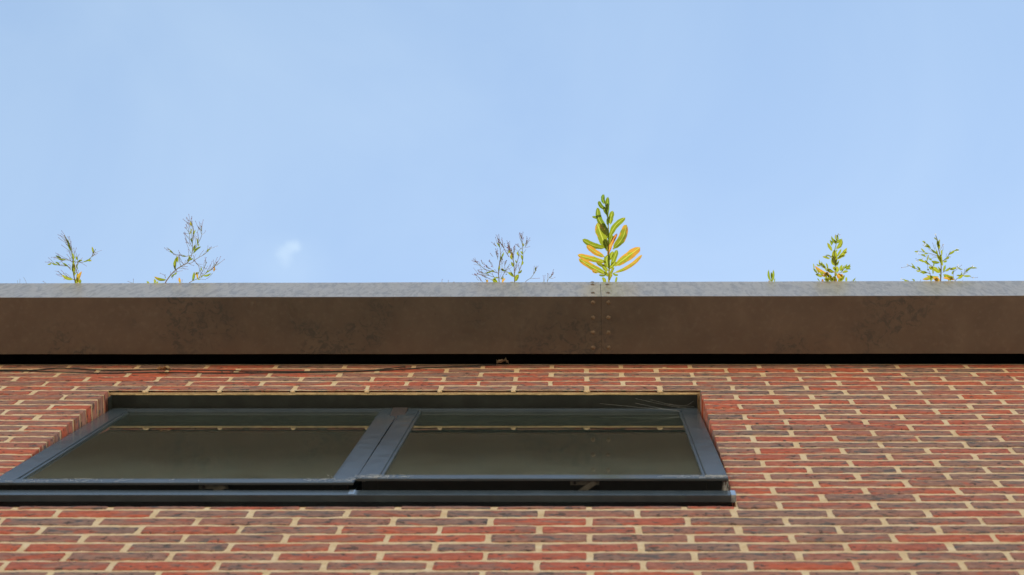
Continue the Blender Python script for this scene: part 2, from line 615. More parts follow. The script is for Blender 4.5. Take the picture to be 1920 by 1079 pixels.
m0 = 0.0015
xq((BW0, m0, 0), (BW1, m0, 0), (BW1, m0, vz0), (BW0, m0, vz0))
xq((BW0, m0, vz0), (vx0, m0, vz0), (vx0, m0, vz1), (BW0, m0, vz1))
xq((vx1, m0, vz0), (BW1, m0, vz0), (BW1, m0, vz1), (vx1, m0, vz1))
# top of the wall, reveals, bed under the window, side and back walls
xq((BW0, 0, vz1), (BW1, 0, vz1), (BW1, 0.25, vz1), (BW0, 0.25, vz1))
xq((XL - 0.003, 0.001, ZS), (XL - 0.003, 0.13, ZS), (XL - 0.003, 0.13, ZH), (XL - 0.003, 0.001, ZH))
xq((XR + 0.003, 0.001, ZS), (XR + 0.003, 0.001, ZH), (XR + 0.003, 0.13, ZH), (XR + 0.003, 0.13, ZS))
xq((XL - 0.003, 0.0, ZS), (XR + 0.003, 0.0, ZS), (XR + 0.003, 0.3, ZS), (XL - 0.003, 0.3, ZS))
xq((XL - 0.003, 0.006, ZH), (XL - 0.003, 0.3, ZH), (XR + 0.003, 0.3, ZH), (XR + 0.003, 0.006, ZH))
xq((BW0, m0, 0), (BW0, m0, vz1), (BW0, BDEPTH, vz1), (BW0, BDEPTH, 0))
xq((BW1, m0, 0), (BW1, BDEPTH, 0), (BW1, BDEPTH, vz1), (BW1, m0, vz1))
xq((BW0, BDEPTH, 0), (BW0, BDEPTH, vz1), (BW1, BDEPTH, vz1), (BW1, BDEPTH, 0))
allv = np.concatenate([verts, np.array(extra_v)]); allf = np.concatenate([q, np.array(extra_f)])
me = bpy.data.meshes.new('wall')
me.vertices.add(len(allv)); me.vertices.foreach_set('co', allv.astype(np.float32).ravel())
me.loops.add(len(allf) * 4); me.loops.foreach_set('vertex_index', allf.astype(np.int32).ravel())
me.polygons.add(len(allf)); me.polygons.foreach_set('loop_start', np.arange(0, len(allf) * 4, 4, dtype=np.int32))
me.update(calc_edges=True)
me.materials.append(MAT_MORTAR)
wall = link(bpy.data.objects.new('wall', me), building)
wall['label'] = 'cream mortar bed of the brick wall'


# --- bricks
def brick_mesh(name, length, height, nxs, nzs, depth=0.1, amp=1.0):
    """a hand-made looking brick: wavy arrises, slightly bellied face, rounded edges"""
    L2, H2 = length / 2, height / 2
    us = [-1.0, -0.985] + [-0.955 + 1.91 * i / (nxs - 1) for i in range(nxs)] + [0.985, 1.0]
    ws = [-1.0, -0.94] + [-0.80 + 1.60 * i / (nzs - 1) for i in range(nzs)] + [0.94, 1.0]
    ph = [random.uniform(0, 6.28) for _ in range(12)]

    def wob(s, k):
        return (math.sin(s * 4 + ph[k]) * 0.6 + math.sin(s * 15 + ph[k + 1]) * 0.35 + math.sin(s * 37 + ph[k + 2]) * 0.3)
    sk = random.uniform(-1, 1) * 0.0010 * amp
    bow = random.uniform(-1, 1) * 0.0009 * amp
    vs, fs = [], []
    nu, nw = len(us), len(ws)
    chip = {}
    for i in range(nu):                      # chipped arrises, top and bottom
        for sgn in (-1, 1):
            chip[i, sgn] = abs(random.gauss(0, 0.0006)) * amp + (random.uniform(0.0015, 0.004) if random.random() < 0.05 * amp else 0.0)
    for i, u in enumerate(us):
        for w in ws:
            sgn = -1 if w < 0 else 1
            x = u * L2 + (wob(w * 0.6, 0 if u < 0 else 3) * 0.0011 * amp + random.gauss(0, 0.0003)) * abs(u) ** 8
            z = w * H2 + (wob(u, 6 if w < 0 else 9) * 0.00115 * amp) * abs(w) ** 4 + sk * u + bow * (1 - u * u)
            if abs(w) > 0.9:
                z -= sgn * chip[i, sgn] * (0.6 if abs(w) < 0.97 else 1.0)
            ed = max(0.0, (abs(u) - 0.97) / 0.03) ** 2 * 0.0020 + max(0.0, (abs(w) - 0.86) / 0.14) ** 2 * (0.0019 + chip[i, sgn] * 0.6)
            if abs(u) > 0.99 and abs(w) > 0.95:
                x -= math.copysign(0.0010 + abs(random.gauss(0, 0.0012)) * amp, u); z -= math.copysign(0.0006, w)
            y = -0.0006 + ed + random.uniform(-1, 1) * 0.00030 * amp + 0.0003 * math.sin(u * 5 + ph[0]) * amp
            vs.append((x, y, z))
    for i in range(nu - 1):
        for j in range(nw - 1):
            a = i * nw + j
            fs.append((a, a + nw, a + nw + 1, a + 1))
    ring = [i * nw for i in range(nu)] + [(nu - 1) * nw + j for j in range(1, nw)] + [i * nw + nw - 1 for i in range(nu - 2, -1, -1)] + [j for j in range(nw - 2, 0, -1)]
    b = len(vs)
    for r in ring:
        x, y, z = vs[r]
        vs.append((x, depth, z))
    k = len(ring)
    for i in range(k):
        j = (i + 1) % k
        fs.append((ring[j], ring[i], b + i, b + j))
    fs.append(tuple(b + i for i in range(k)))
    return vs, fs


def brick_data(name, length, height=0.0622, nxs=19, nzs=3):
    vs, fs = brick_mesh(name, length, height, nxs, nzs, amp=1.25)
    me = bpy.data.meshes.new(name)
    me.from_pydata(vs, [], fs)
    me.polygons.foreach_set('use_smooth', [True] * len(me.polygons))
    me.materials.append(MAT_BRICK)
    sh = me
    return sh


BL = 0.2122
full_meshes = [brick_data('brick', BL) for _ in range(22)]
half_meshes = [brick_data('brick', 0.0995, nxs=9) for _ in range(8)]
cut_meshes = [brick_data('brick', BL, 0.0225, nzs=2) for _ in range(6)]
PHASE = 0.091


def row_spans(n):
    """brick spans (x0, x1) of course n, cut by the opening"""
    off = PHASE if n % 2 == 0 else PHASE + 0.5
    spans = []
    k0 = int(math.floor(BW0 / LE)) - 1
    zc = TOP - (n + 0.5) * GA
    inside = 5 <= n <= 23
    for k in range(k0, int(BW1 / LE) + 2):
        a = (k + off) * LE; b = a + LE
        a_, b_ = max(a, BW0), min(b, BW1)
        if b_ - a_ < 0.05:
            continue
        if inside:
            if abs(b_ - XL) < 0.03:
                b_ = XL + 0.006
            elif abs(a_ - XR) < 0.03:
                a_ = XR - 0.006
            elif b_ > XL + 0.02 and a_ < XL - 0.05:
                b_ = XL + 0.006
            elif a_ < XR - 0.02 and b_ > XR + 0.05:
                a_ = XR - 0.006
            elif a_ > XL - 0.06 and b_ < XR + 0.06:
                continue
        if n == 24 and a_ < XR - 0.03 and b_ > XR + 0.03:        # notched round the end of the sill
            spans += [(a_, XR + 0.004), (XR - 0.002, b_)]
            continue
        if n == 24 and a_ < XL - 0.03 and b_ > XL + 0.03:
            spans += [(a_, XL + 0.002), (XL - 0.004, b_)]
            continue
        spans.append((a_, b_))
    return spans


def visible(x0, x1, z0, z1):
    for x in (x0, x1):
        for z in (z0, z1):
            dep = (z - CAM_Z) * math.cos(PSI) + D * math.sin(PSI)
            px = PX0 + F_PX * x / dep
            py = 539.5 + F_PX * (D * math.cos(PSI) - (z - CAM_Z) * math.sin(PSI)) / dep
            if -6 < px < 1926 and 680 < py < 1086:
                return True
    return False


far = MB()
n_ind = 0
last_tone = 0.5
for n in range(-1, 110):
    zc = TOP - (n + 0.5) * GA
    if zc < 0.03:
        continue
    for (a, b) in row_spans(n):
        cut = n == 24 and XL < (a + b) / 2 < XR
        zz = zc
        if cut:
            zz = zc - 0.0202
        ln = b - a - 0.0128
        xc = (a + b) / 2
        if n >= 0 and visible(a, b, zc - 0.037, zc + 0.037) and n_ind < 300:
            if cut:
                me_, base_l = random.choice(cut_meshes), BL
            elif ln < 0.15:
                me_, base_l = random.choice(half_meshes), 0.0995
            else:
                me_, base_l = random.choice(full_meshes), BL
            o = bpy.data.objects.new('brick', me_)
            link(o, wall)
            flip = random.random() < 0.5
            o.location = (xc + random.uniform(-1, 1) * 0.0012, random.choice((random.uniform(-0.0009, -0.0001), random.uniform(-0.0009, -0.0001), random.uniform(-0.0024, -0.0006))), zz + random.uniform(-1, 1) * 0.0014)
            o.rotation_euler = (random.uniform(-1, 1) * 0.006, random.uniform(-1, 1) * 0.0065, random.uniform(-1, 1) * 0.003)
            o.scale = (ln / base_l * random.uniform(0.982, 1.006), 1, 1 + random.uniform(-0.06, 0.03))
            upper = max(0.0, 1 - n / 12.0)                 # redder tones more often in the top courses
            r_ = random.random()
            if r_ < 0.38 + 0.24 * upper:
                tone = random.uniform(0.0, 0.35)
            elif r_ < 0.85 + 0.08 * upper:
                tone = random.uniform(0.42, 0.80)
            else:
                tone = random.uniform(0.76, 0.95)
            o['tone'] = tone
            o['seed'] = random.random()
            n_ind += 1
        else:
            hgt = 0.0225 if cut else 0.0615
            vs, fs = brick_mesh('x', ln, hgt, 3, 2, amp=0.8)
            dz_ = random.uniform(-1, 1) * 0.0008
            far.add([(x + xc, y, z + zz + dz_) for x, y, z in vs], fs)
bw = far.build('brickwork', MAT_BRICK_FAR, wall, smooth=True)
bw['kind'] = 'stuff'
print('individual bricks', n_ind)

# mortar squeezed out under the lintel course
for k in range(-7, 3):
    xj = (k + PHASE) * LE
    if XL < xj < XR:
        lm = MB()
        lm.blob((xj + random.uniform(-1, 1) * 0.002, 0.0045, ZH - 0.0005), 0.0085, (random.uniform(0.9, 1.35), 0.75, random.uniform(0.7, 1.1)))
        lm.build('mortar_lump', MAT_MORTAR, wall, smooth=True)

# --- room behind the window
room = MB()
rx0, rx1, ry0, ry1, rz0, rz1 = XL - 0.9, XR + 0.9, 0.30, 3.6, 5.55, 8.02
room.add([(rx0, ry0, rz0), (rx1, ry0, rz0), (rx1, ry1, rz0), (rx0, ry1, rz0), (rx0, ry0, rz1), (rx1, ry0, rz1), (rx1, ry1, rz1), (rx0, ry1, rz1)],
         [(0, 1, 2, 3), (7, 6, 5, 4), (3, 2, 6, 7), (0, 3, 7, 4), (2, 1, 5, 6)])
# inner leaf round the opening
for (x0, x1, z0, z1) in ((rx0, XL - 0.003, rz0, rz1), (XR + 0.003, rx1, rz0, rz1), (XL - 0.003, XR + 0.003, rz0, ZS), (XL - 0.003, XR + 0.003, ZH, rz1)):
    room.add([(x0, ry0, z0), (x1, ry0, z0), (x1, ry0, z1), (x0, ry0, z1)], [(0, 3, 2, 1)])
room.add([(XL - 0.003, 0.13, ZS), (XL - 0.003, ry0, ZS), (XL - 0.003, ry0, ZH), (XL - 0.003, 0.13, ZH)], [(0, 1, 2, 3)])
room.add([(XR + 0.003, 0.13, ZS), (XR + 0.003, ry0, ZS), (XR + 0.003, ry0, ZH), (XR + 0.003, 0.13, ZH)], [(3, 2, 1, 0)])
room.box(XL, XR, 0.166, 0.298, ZH - 0.03, ZH - 0.004)
ro = room.build('room_interior', MAT_ROOM, building)

# --- window: fixed frame, then sill, lining, sashes, panes and stays
fx0, fx1 = XL + 0.006, XR - 0.006
fz0, fz1 = ZS + 0.058, ZH - 0.016
fr = MB()
XM = -0.545
for (x0, x1, z0, z1) in ((fx0, fx0 + 0.05, fz0, fz1), (fx1 - 0.05, fx1, fz0, fz1), (fx0 + 0.05, fx1 - 0.05, fz1 - 0.05, fz1), (fx0 + 0.05, fx1 - 0.05, fz0, fz0 + 0.045)):
    fr.box(x0, x1, 0.102, 0.165, z0, z1)
window = fr.build('window', MAT_INNER, building)
window['label'] = 'wide two-light window with dark grey metal frames, both lights ajar'
bevel(window, 0.0015)
mu = MB(); mu.box(XM - 0.022, XM + 0.022, 0.040, 0.165, fz0 + 0.0452, fz1 - 0.0502)
bevel(mu.build('mullion', MAT_MULLION, window), 0.0015)
st = MB(); st.box(XM - 0.0005, XM + 0.0055, 0.012, 0.0385, 6.530, 6.62)
st.build('gasket_strip', MAT_GASKET, window)
hl = MB()
hl.box(fx0 + 0.004, fx1 - 0.002, 0.0125, 0.100, ZH - 0.014, ZH - 0.0115)
hl.box(fx0 + 0.0005, fx0 + 0.0036, 0.0125, 0.100, ZH - 0.060, ZH - 0.0115)
hl.build('head_lining', MAT_LINING, window)
bead = MB()
px_ = -1.43
bead.tube([(XL + 0.004 + (XR - XL - 0.008) * i / 60, 0.0105 + random.uniform(-1, 1) * 0.0006, ZH - 0.0118 + random.uniform(-1, 1) * 0.0004) for i in range(61)], 0.0026, seg=6)
bead.build('sealant_bead', MAT_GASKET, window, smooth=True)
# sill: a slim pressed bar slightly out of level
sl = MB()
sx0, sx1 = XL - 0.03, XR - 0.008
SILL_Z0, SILL_Z1 = 6.452, 6.500


def sill_box(mb, x0, x1, y0, y1, z0, z1):
    def dz(x):
        return -0.0085 * (x - XL) / (XR - XL) + 0.006
    vs = [(x, y, z + dz(x)) for z in (z0, z1) for y in (y0, y1) for x in (x0, x1)]
    mb.add(vs, [(0, 2, 3, 1), (4, 5, 7, 6), (0, 1, 5, 4), (2, 6, 7, 3), (0, 4, 6, 2), (1, 3, 7, 5)])


sill_box(sl, XL - 0.004, sx1, -0.0165, 0.001, SILL_Z0, SILL_Z1)
sill_box(sl, XL + 0.002, XR - 0.002, 0.0012, 0.10, SILL_Z1 - 0.012, SILL_Z1 - 0.004)
bevel(sl.build('sill', MAT_FRAME, window), 0.0012)
cp = MB(); sill_box(cp, sx1 + 0.0006, sx1 + 0.0135, -0.0172, 0.002, SILL_Z0 + 0.001, SILL_Z1 + 0.0005)
bevel(cp.build('sill_end_cap', MAT_CAP, window), 0.001)
cp = MB(); sill_box(cp, XM - 0.009, XM + 0.005, -0.0172, 0.0005, SILL_Z1 - 0.040, SILL_Z1 + 0.0012)
cp.build('sill_joint_glint', MAT_CAP, window)  # pale blue piece standing in for sky reflected at the sill joint


def make_sash(x0, x1, o_top, o_bot, ztop, zbot):
    """top-hung sash: local frame, hinge on the top front edge, hanging down and swung outwards"""
    Ls = ztop - zbot
    ang = math.asin((o_bot - o_top) / Ls)
    T = 0.050
    sw, tr, br = 0.052, 0.042, 0.056

    def place(o):
        o.location = (0, -o_top, ztop)
        o.rotation_euler = (-ang, 0, 0)
        return o
    s = MB()
    body = MB()
    flange = s
    for (y0, y1, ins) in ((0.0, 0.007, 0.0), (0.0072, T, 0.014)):   # flat front flange, slimmer body behind it
        s = body if ins else flange
        s.box(x0 + ins, x0 + sw, y0, y1, -Ls + ins, -ins)
        s.box(x1 - sw, x1 - ins, y0, y1, -Ls + ins, -ins)
        s.box(x0 + sw, x1 - sw, y0 + 0.0004, y1, -tr, -0.0003 - ins)
        s.box(x0 + sw, x1 - sw, y0 + 0.0004, y1, -Ls + 0.0003 + ins, -Ls + br)
    sash = bevel(place(flange.build('sash', MAT_FRAME, window)), 0.0014)
    bevel(place(body.build('sash_body', MAT_INNER, window)), 0.0012)
    b = MB()
    bw_ = 0.008
    gx0, gx1, gz0, gz1 = x0 + sw, x1 - sw, -Ls + br, -tr
    for (a0, a1, c0, c1) in ((gx0, gx0 + bw_, gz0, gz1), (gx1 - bw_, gx1, gz0, gz1), (gx0 + bw_, gx1 - bw_, gz1 - bw_, gz1), (gx0 + bw_, gx1 - bw_, gz0, gz0 + bw_)):
        b.box(a0, a1, 0.0035, 0.030, c0, c1)
    bevel(place(b.build('glazing_bead', MAT_FRAME, window)), 0.001)
    p = MB(); p.box(gx0 + 0.004, gx1 - 0.004, 0.0085, 0.0130, gz0 + 0.004, gz1 - 0.004)
    place(p.build('pane', MAT_GLASS, window))
    # stay: bracket under the bottom rail and an arm back to the frame
    bx = x0 + (x1 - x0) * 0.615
    k = MB(); k.box(bx - 0.036, bx + 0.034, 0.0080, 0.0180, -Ls + 0.0100, -Ls + 0.0138)
    place(k.build('stay_bracket', MAT_STEEL, window))
    for sx in (-0.025, 0.020):
        h = MB(); h.tube([(bx + sx, 0.0130, -Ls + 0.0098), (bx + sx, 0.0130, -Ls + 0.0072)], 0.0042, 0.0034, seg=10)
        place(h.build('stay_screw', MAT_RUBBER, window))
    k = MB()
    p0 = Vector((bx + 0.020, 0.0125, -Ls + 0.0040)); p1 = Vector((bx - 0.085, 0.085, -Ls + 0.0030))
    dvec = (p1 - p0).normalized(); sd = dvec.cross(Vector((0, 0, 1))).normalized() * 0.0065
    vs = []
    for zoff in (0.0, 0.003):
        for pp in (p0 - dvec * 0.006 - sd, p0 - dvec * 0.006 + sd, p1 + sd, p1 - sd):
            vs.append(pp + Vector((0, 0, zoff)))
    k.add(vs, [(0, 1, 2, 3), (7, 6, 5, 4), (0, 4, 5, 1), (1, 5, 6, 2), (2, 6, 7, 3), (3, 7, 4, 0)])
    place(k.build('stay_arm', MAT_STEEL, window))
    return sash


s1 = make_sash(-1.4285, -0.5480, -0.0510, 0.0300, 7.858, 6.525)
s1['label'] = 'light nearest the left edge, slightly less open'
s2 = make_sash(-0.5420, 0.3590, -0.0510, 0.0395, 7.858, 6.525)
s2['label'] = 'light nearest the right-hand brick reveal, slightly more open'

# --- eaves: soffit and slanted lip in two folded panels, riveted at the joint
SOF_Z = 8.29
O_IN, O_OUT = 0.0432, 0.2293
LIP, TAU = 0.345, 0.0
XJ = 0.0684
LIP_O, LIP_TOP = O_OUT + LIP * math.sin(TAU), SOF_Z + LIP * math.cos(TAU)
eav = MB()
eav.box(BW0 - 0.10, BW1 + 0.10, -O_OUT + 0.012, -O_IN - 0.006, SOF_Z + 0.022, SOF_Z + 0.055)
eaves = eav.build('eaves', MAT_BLACK, building)
eaves['label'] = 'folded metal eaves with a dark soffit and a pale slanted lip'


def panel(x0, x1):
    p = MB()
    top_o, top_z = O_OUT + LIP * math.sin(TAU), SOF_Z + LIP * math.cos(TAU)
    prof = [(O_IN, SOF_Z + 0.02), (O_IN, SOF_Z), (O_OUT, SOF_Z), (top_o, top_z), (top_o - 0.03, top_z + 0.004), (top_o - 0.033, top_z - 0.02)]
    nseg = 60
    vs, fs = [], []
    k = len(prof)
    for i in range(nseg + 1):
        x = x0 + (x1 - x0) * i / nseg
        lift = 0.0016 * (x - 0.0)
        for j, (o, z) in enumerate(prof):
            wv = 0.0005 * math.sin(x * 9 + j) + 0.0004 * math.sin(x * 23 + 2 * j)
            vs.append((x, -o - x * (0, 0, 0.0012, 0.0018, 0.0018, 0.0018)[j] + wv * 0.6, z + lift * (1.0 if j >= 2 else 0.4) + wv))
    for i in range(nseg):
        for j in range(k - 1):
            a = i * k + j
            fs.append((a, a + 1, a + k + 1, a + k))
    p.add(vs, fs)
    o = p.build('panel', MAT_TRIM, eaves)
    so = o.modifiers.new('solid', 'SOLIDIFY'); so.thickness = 0.002; so.offset = -1
    bevel(o, 0.0012, 2)
    return o


panel(BW0 - 0.1, XJ - 0.0005)
panel(XJ + 0.0005, BW1 + 0.1)


def rivet(pos, nrm, r=0.0074, h=0.0056):
    nrm = Vector(nrm).normalized()
    a = nrm.orthogonal().normalized(); b = nrm.cross(a)
    vs, fs = [], []
    rings = [(1.0, 0.0), (0.98, 0.25), (0.82, 0.62), (0.5, 0.9), (0.16, 1.0)]
    for (rr, hh_) in rings:
        for j in range(14):
            an = 2 * math.pi * j / 14
            vs.append(Vector(pos) + (a * math.cos(an) + b * math.sin(an)) * r * rr + nrm * h * hh_)
    for i in range(len(rings) - 1):
        for j in range(14):
            j2 = (j + 1) % 14
            fs.append((i * 14 + j, i * 14 + j2, (i + 1) * 14 + j2, (i + 1) * 14 + j))
    fs.append(tuple(range((len(rings) - 1) * 14, len(rings) * 14)))
    m = MB(); m.add(vs, fs)
    return m.build('rivet', MAT_RIVET, eaves, smooth=True)


ln_ = Vector((0, -math.cos(TAU), -math.sin(TAU)))
for xx in (XJ - 0.0262, XJ + 0.0238):
    for py in (567.6, 596, 624, 652):
        pt = on_plane_z(1100, py, SOF_Z)
        rivet((xx, pt.y, SOF_Z + 0.0001), (0, 0, -1))
    for py in (551, 535.4):
        pt = on_plane_y(1100, py, -O_OUT)
        rivet((xx, -O_OUT, pt.z), ln_, h=0.0062)
rivet((XJ - 0.0262, -O_OUT, LIP_TOP - 0.004), ln_, h=0.0042)

# --- closing boards over the wall head, blackened as painted shade, and the roof deck
vd = MB()
vd.box(BW0, BW1, 0.010, 0.24, 8.327, 8.44)
vd.build('wall_plate', MAT_BLACK, building)
ms = MB(); ms.box(BW0, BW1, -0.001, 0.009, 8.3285, 8.338)
ms.build('membrane_edge', MAT_MEMBRANE, building)
rf = MB()
rf.box(BW0 - 0.1, BW1 + 0.1, -O_OUT + 0.005, BDEPTH + 0.1, 8.442, 8.600)
roof = rf.build('roof', MAT_BLACK, building)
jb = MB()
jb.add([(XJ - 0.04, -(O_OUT - 0.004), SOF_Z + 0.004), (XJ + 0.04, -(O_OUT - 0.004), SOF_Z + 0.004), (XJ + 0.04, -(LIP_O - 0.004), LIP_TOP - 0.002), (XJ - 0.04, -(LIP_O - 0.004), LIP_TOP - 0.002)], [(0, 1, 2, 3)])
jb.build('joint_light_stop', MAT_BLACK, eaves)  # unseen backing added to stop sun leaking through the panel joint
so_ = MB()
nsx, nsy = 120, 14
vs, fs = [], []
for i in range(nsx + 1):
    for j in range(nsy + 1):
        x = BW0 + (BW1 - BW0) * i / nsx
        y = -0.222 + (BDEPTH - 0.2) * (j / nsy) ** 2.2
        vs.append((x, y, 8.602 + random.uniform(0, 0.012)))
for i in range(nsx):
    for j in range(nsy):
        a = i * (nsy + 1) + j
        fs.append((a, a + nsy + 1, a + nsy + 2, a + 1))
so_.add(vs, fs)
soil = so_.build('soil', MAT_SOIL, roof)

# ------------------------------------------------------------------ cables and scraps at the wall head
def wall_pts(pts, o):
    return [on_plane_y(x, y, -o) for x, y in pts]


def smooth_path(pts, n=8):
    pts = [Vector(p) for p in pts]
    out = []
    for i in range(len(pts) - 1):
        p0, p1, p2, p3 = pts[max(i - 1, 0)], pts[i], pts[i + 1], pts[min(i + 2, len(pts) - 1)]
        for k in range(n):
            t = k / n
            out.append(0.5 * ((2 * p1) + (p2 - p0) * t + (2 * p0 - 5 * p1 + 4 * p2 - p3) * t * t + (3 * p1 - p0 - 3 * p2 + p3) * t * t * t))
    out.append(pts[-1])
    return out


c1 = MB()
c1.tube(smooth_path(wall_pts([(-420, 694), (-200, 691), (0, 693.5), (60, 694), (105, 690.5), (145, 691.5), (215, 694.5), (300, 693), (420, 695), (560, 697), (690, 695.5), (800, 690), (930, 684)], 0.0044)), 0.0019, seg=8)
tag(c1.build('cable', MAT_CABLE, None, True), 'long thin black cable running along the wall head into the eaves gap', 'cable')
c2 = MB()
c2.tube(smooth_path(wall_pts([(-420, 699), (-200, 697), (0, 695.5), (60, 695.5), (110, 697.5), (200, 699.5), (300, 698.5), (420, 699.5), (560, 698.6), (640, 697.5), (700, 694), (760, 688)], 0.0036)), 0.0017, seg=8)
tag(c2.build('cable', MAT_CABLE, None, True), 'lower black cable, sagging below the longer one above the window', 'cable')


def crumple(name, px, py, o, w, h, mat, label, cat, seed):
    rs = random.Random(seed)
    c = on_plane_y(px, py, -o)
    m = MB()
    nx_, nz_ = 7, 5
    vs, fs = [], []
    for i in range(nx_ + 1):
        for j in range(nz_ + 1):
            u, v = i / nx_ * 2 - 1, j / nz_ * 2 - 1
            edge = 1 - 0.35 * rs.random() * max(abs(u), abs(v))
            vs.append(c + Vector((u * w / 2 * edge, -abs(rs.gauss(0, 0.5)) * 0.010 - 0.004 * (1 - u * u) + v * 0.006, v * h / 2 * edge + 0.18 * h * math.sin(u * 4))))
    for i in range(nx_):
        for j in range(nz_):
            a = i * (nz_ + 1) + j
            fs.append((a, a + nz_ + 1, a + nz_ + 2, a + 1))
    m.add(vs, fs)
    ob = m.build(name, mat, None)
    sol = ob.modifiers.new('solid', 'SOLIDIFY'); sol.thickness = 0.0006
    return tag(ob, label, cat)


crumple('dry_leaf', 308, 694.5, 0.011, 0.048, 0.042, MAT_DRY, 'curled dry brown leaf caught on the cables', 'leaf', 3)
crumple('tape_scrap', 943, 681.0, 0.008, 0.044, 0.030, MAT_PAPER, 'dull tan scrap of tape stuck where the long cable enters the gap', 'tape', 9)

# cobwebs at the window corners
def web(pts_list, label, r=0.00012):
    w = MB()
    for pts in pts_list:
        w.tube(pts, r, seg=4, cap=False)
    return tag(w.build('cobweb', MAT_WEB, None), label, 'cobweb')


rs = random.Random(5)
A = []
for _ in range(6):
    p = Vector((XR - 0.012 - rs.random() * 0.30, 0.02 + rs.random() * 0.02, ZH - 0.016 - rs.random() * 0.01))
    qv = Vector((XR - 0.010 - rs.random() * 0.06, 0.046 - rs.random() * 0.003, 7.85 - rs.random() * 0.10))
    mid = (p + qv) / 2 - Vector((0, 0, 0.006))
    A.append(smooth_path([p, mid, qv], 5))
web(A, 'fine cobweb strands in the upper corner of the window by the reveal')
B = []
for _ in range(26):
    t0 = rs.random()
    p = Vector((0.345 + rs.random() * 0.012, -0.034 + rs.random() * 0.03, 6.522 + rs.random() * 0.004))
    qv = Vector((0.338 + rs.random() * 0.025, -0.008 + rs.random() * 0.02, 6.497))
    B.append(smooth_path([p, (p + qv) / 2 + Vector((rs.gauss(0, 0.004), rs.gauss(0, 0.004), 0)), qv], 4))
for _ in range(34):
    x = 0.355 - abs(rs.gauss(0, 0.07))
    B.append(smooth_path([(x, -0.0405, 6.53 + rs.random() * 0.02), (x + rs.gauss(0, 0.015), -0.042, 6.535 + rs.random() * 0.02), (x + rs.gauss(0, 0.03), -0.0395, 6.53 + rs.random() * 0.03)], 3))
web(B, 'dusty cobweb hanging from the lower right corner of the open light', 0.00018)
Cw = []
for cxw, spread, k in ((-0.50, 0.05, 34), (-0.58, 0.05, 22), (-1.30, 0.12, 24)):
    base_o = 0.0395 if cxw > -0.54 else 0.030
    for _ in range(k):
        x = cxw + rs.gauss(0, spread)
        if abs(x + 0.545) < 0.006 or x < -1.42:
            continue
        Cw.append(smooth_path([(x, -base_o - 0.0008, 6.528 + rs.random() * 0.03), (x + rs.gauss(0, 0.01), -base_o - 0.0012, 6.535 + rs.random() * 0.03), (x + rs.gauss(0, 0.02), -base_o - 0.0005, 6.53 + rs.random() * 0.04)], 3))
web(Cw, 'thin dusty web scraps along the bottom rails of the lights', 0.00016)

# ------------------------------------------------------------------ plants growing out of the eaves
def leaf_material():
    m = bpy.data.materials.new('leaf_blade')
    m.use_nodes = True
    nd, lk = m.node_tree.nodes, m.node_tree.links
    nd.clear()
    out = nd.new('ShaderNodeOutputMaterial')

    def at(name, typ='GEOMETRY'):
        a = nd.new('ShaderNodeAttribute'); a.attribute_type = typ; a.attribute_name = name
        return a.outputs['Fac']
    t, u, age, hue = at('t'), at('u'), at('age', 'OBJECT'), at('hue', 'OBJECT')
    co = nd.new('ShaderNodeTexCoord').outputs['Object']
    n = noise(nd, lk, co, 55.0, 5.0, 0.65)
    au = math2(nd, lk, 'ABSOLUTE', u, 0)
    green = mixc(nd, lk, hue, (0.055, 0.115, 0.010), (0.20, 0.215, 0.014))
    green = mixc(nd, lk, rng_map(nd, lk, n, 0.35, 0.7, 0.0, 0.3), green, (0.13, 0.175, 0.02))
    e = math2(nd, lk, 'ADD', math2(nd, lk, 'MULTIPLY', au, 0.52), math2(nd, lk, 'MULTIPLY', t, 0.50))
    e = math2(nd, lk, 'ADD', e, math2(nd, lk, 'MULTIPLY', math2(nd, lk, 'SUBTRACT', n, 0.54), 1.7))
    e = math2(nd, lk, 'ADD', e, math2(nd, lk, 'MULTIPLY', age, 1.15))
    c = mixc(nd, lk, rng_map(nd, lk, e, 0.95, 1.30), green, (0.36, 0.185, 0.032))
    c = mixc(nd, lk, rng_map(nd, lk, e, 1.55, 1.85), c, (0.38, 0.10, 0.03))
    c = mixc(nd, lk, rng_map(nd, lk, e, 1.84, 2.05), c, (0.10, 0.035, 0.02))
    rib = rng_map(nd, lk, au, 0.05, 0.16, 1.0, 0.0)
    c = mixc(nd, lk, math2(nd, lk, 'MULTIPLY', rib, 0.6), c, (0.42, 0.44, 0.10))
    df = nd.new('ShaderNodeBsdfPrincipled'); setin(df, Roughness=0.5)
    lk.new(c, df.inputs['Base Color'])
    tr = nd.new('ShaderNodeBsdfTranslucent')
    tcol = mixc(nd, lk, 1.0, c, (0.96, 0.98, 0.68), 'MULTIPLY')
    lk.new(tcol, tr.inputs['Color'])
    mx = nd.new('ShaderNodeMixShader'); mx.inputs[0].default_value = 0.55
    lk.new(df.outputs[0], mx.inputs[1]); lk.new(tr.outputs[0], mx.inputs[2])
    lk.new(mx.outputs[0], out.inputs['Surface'])
    return m


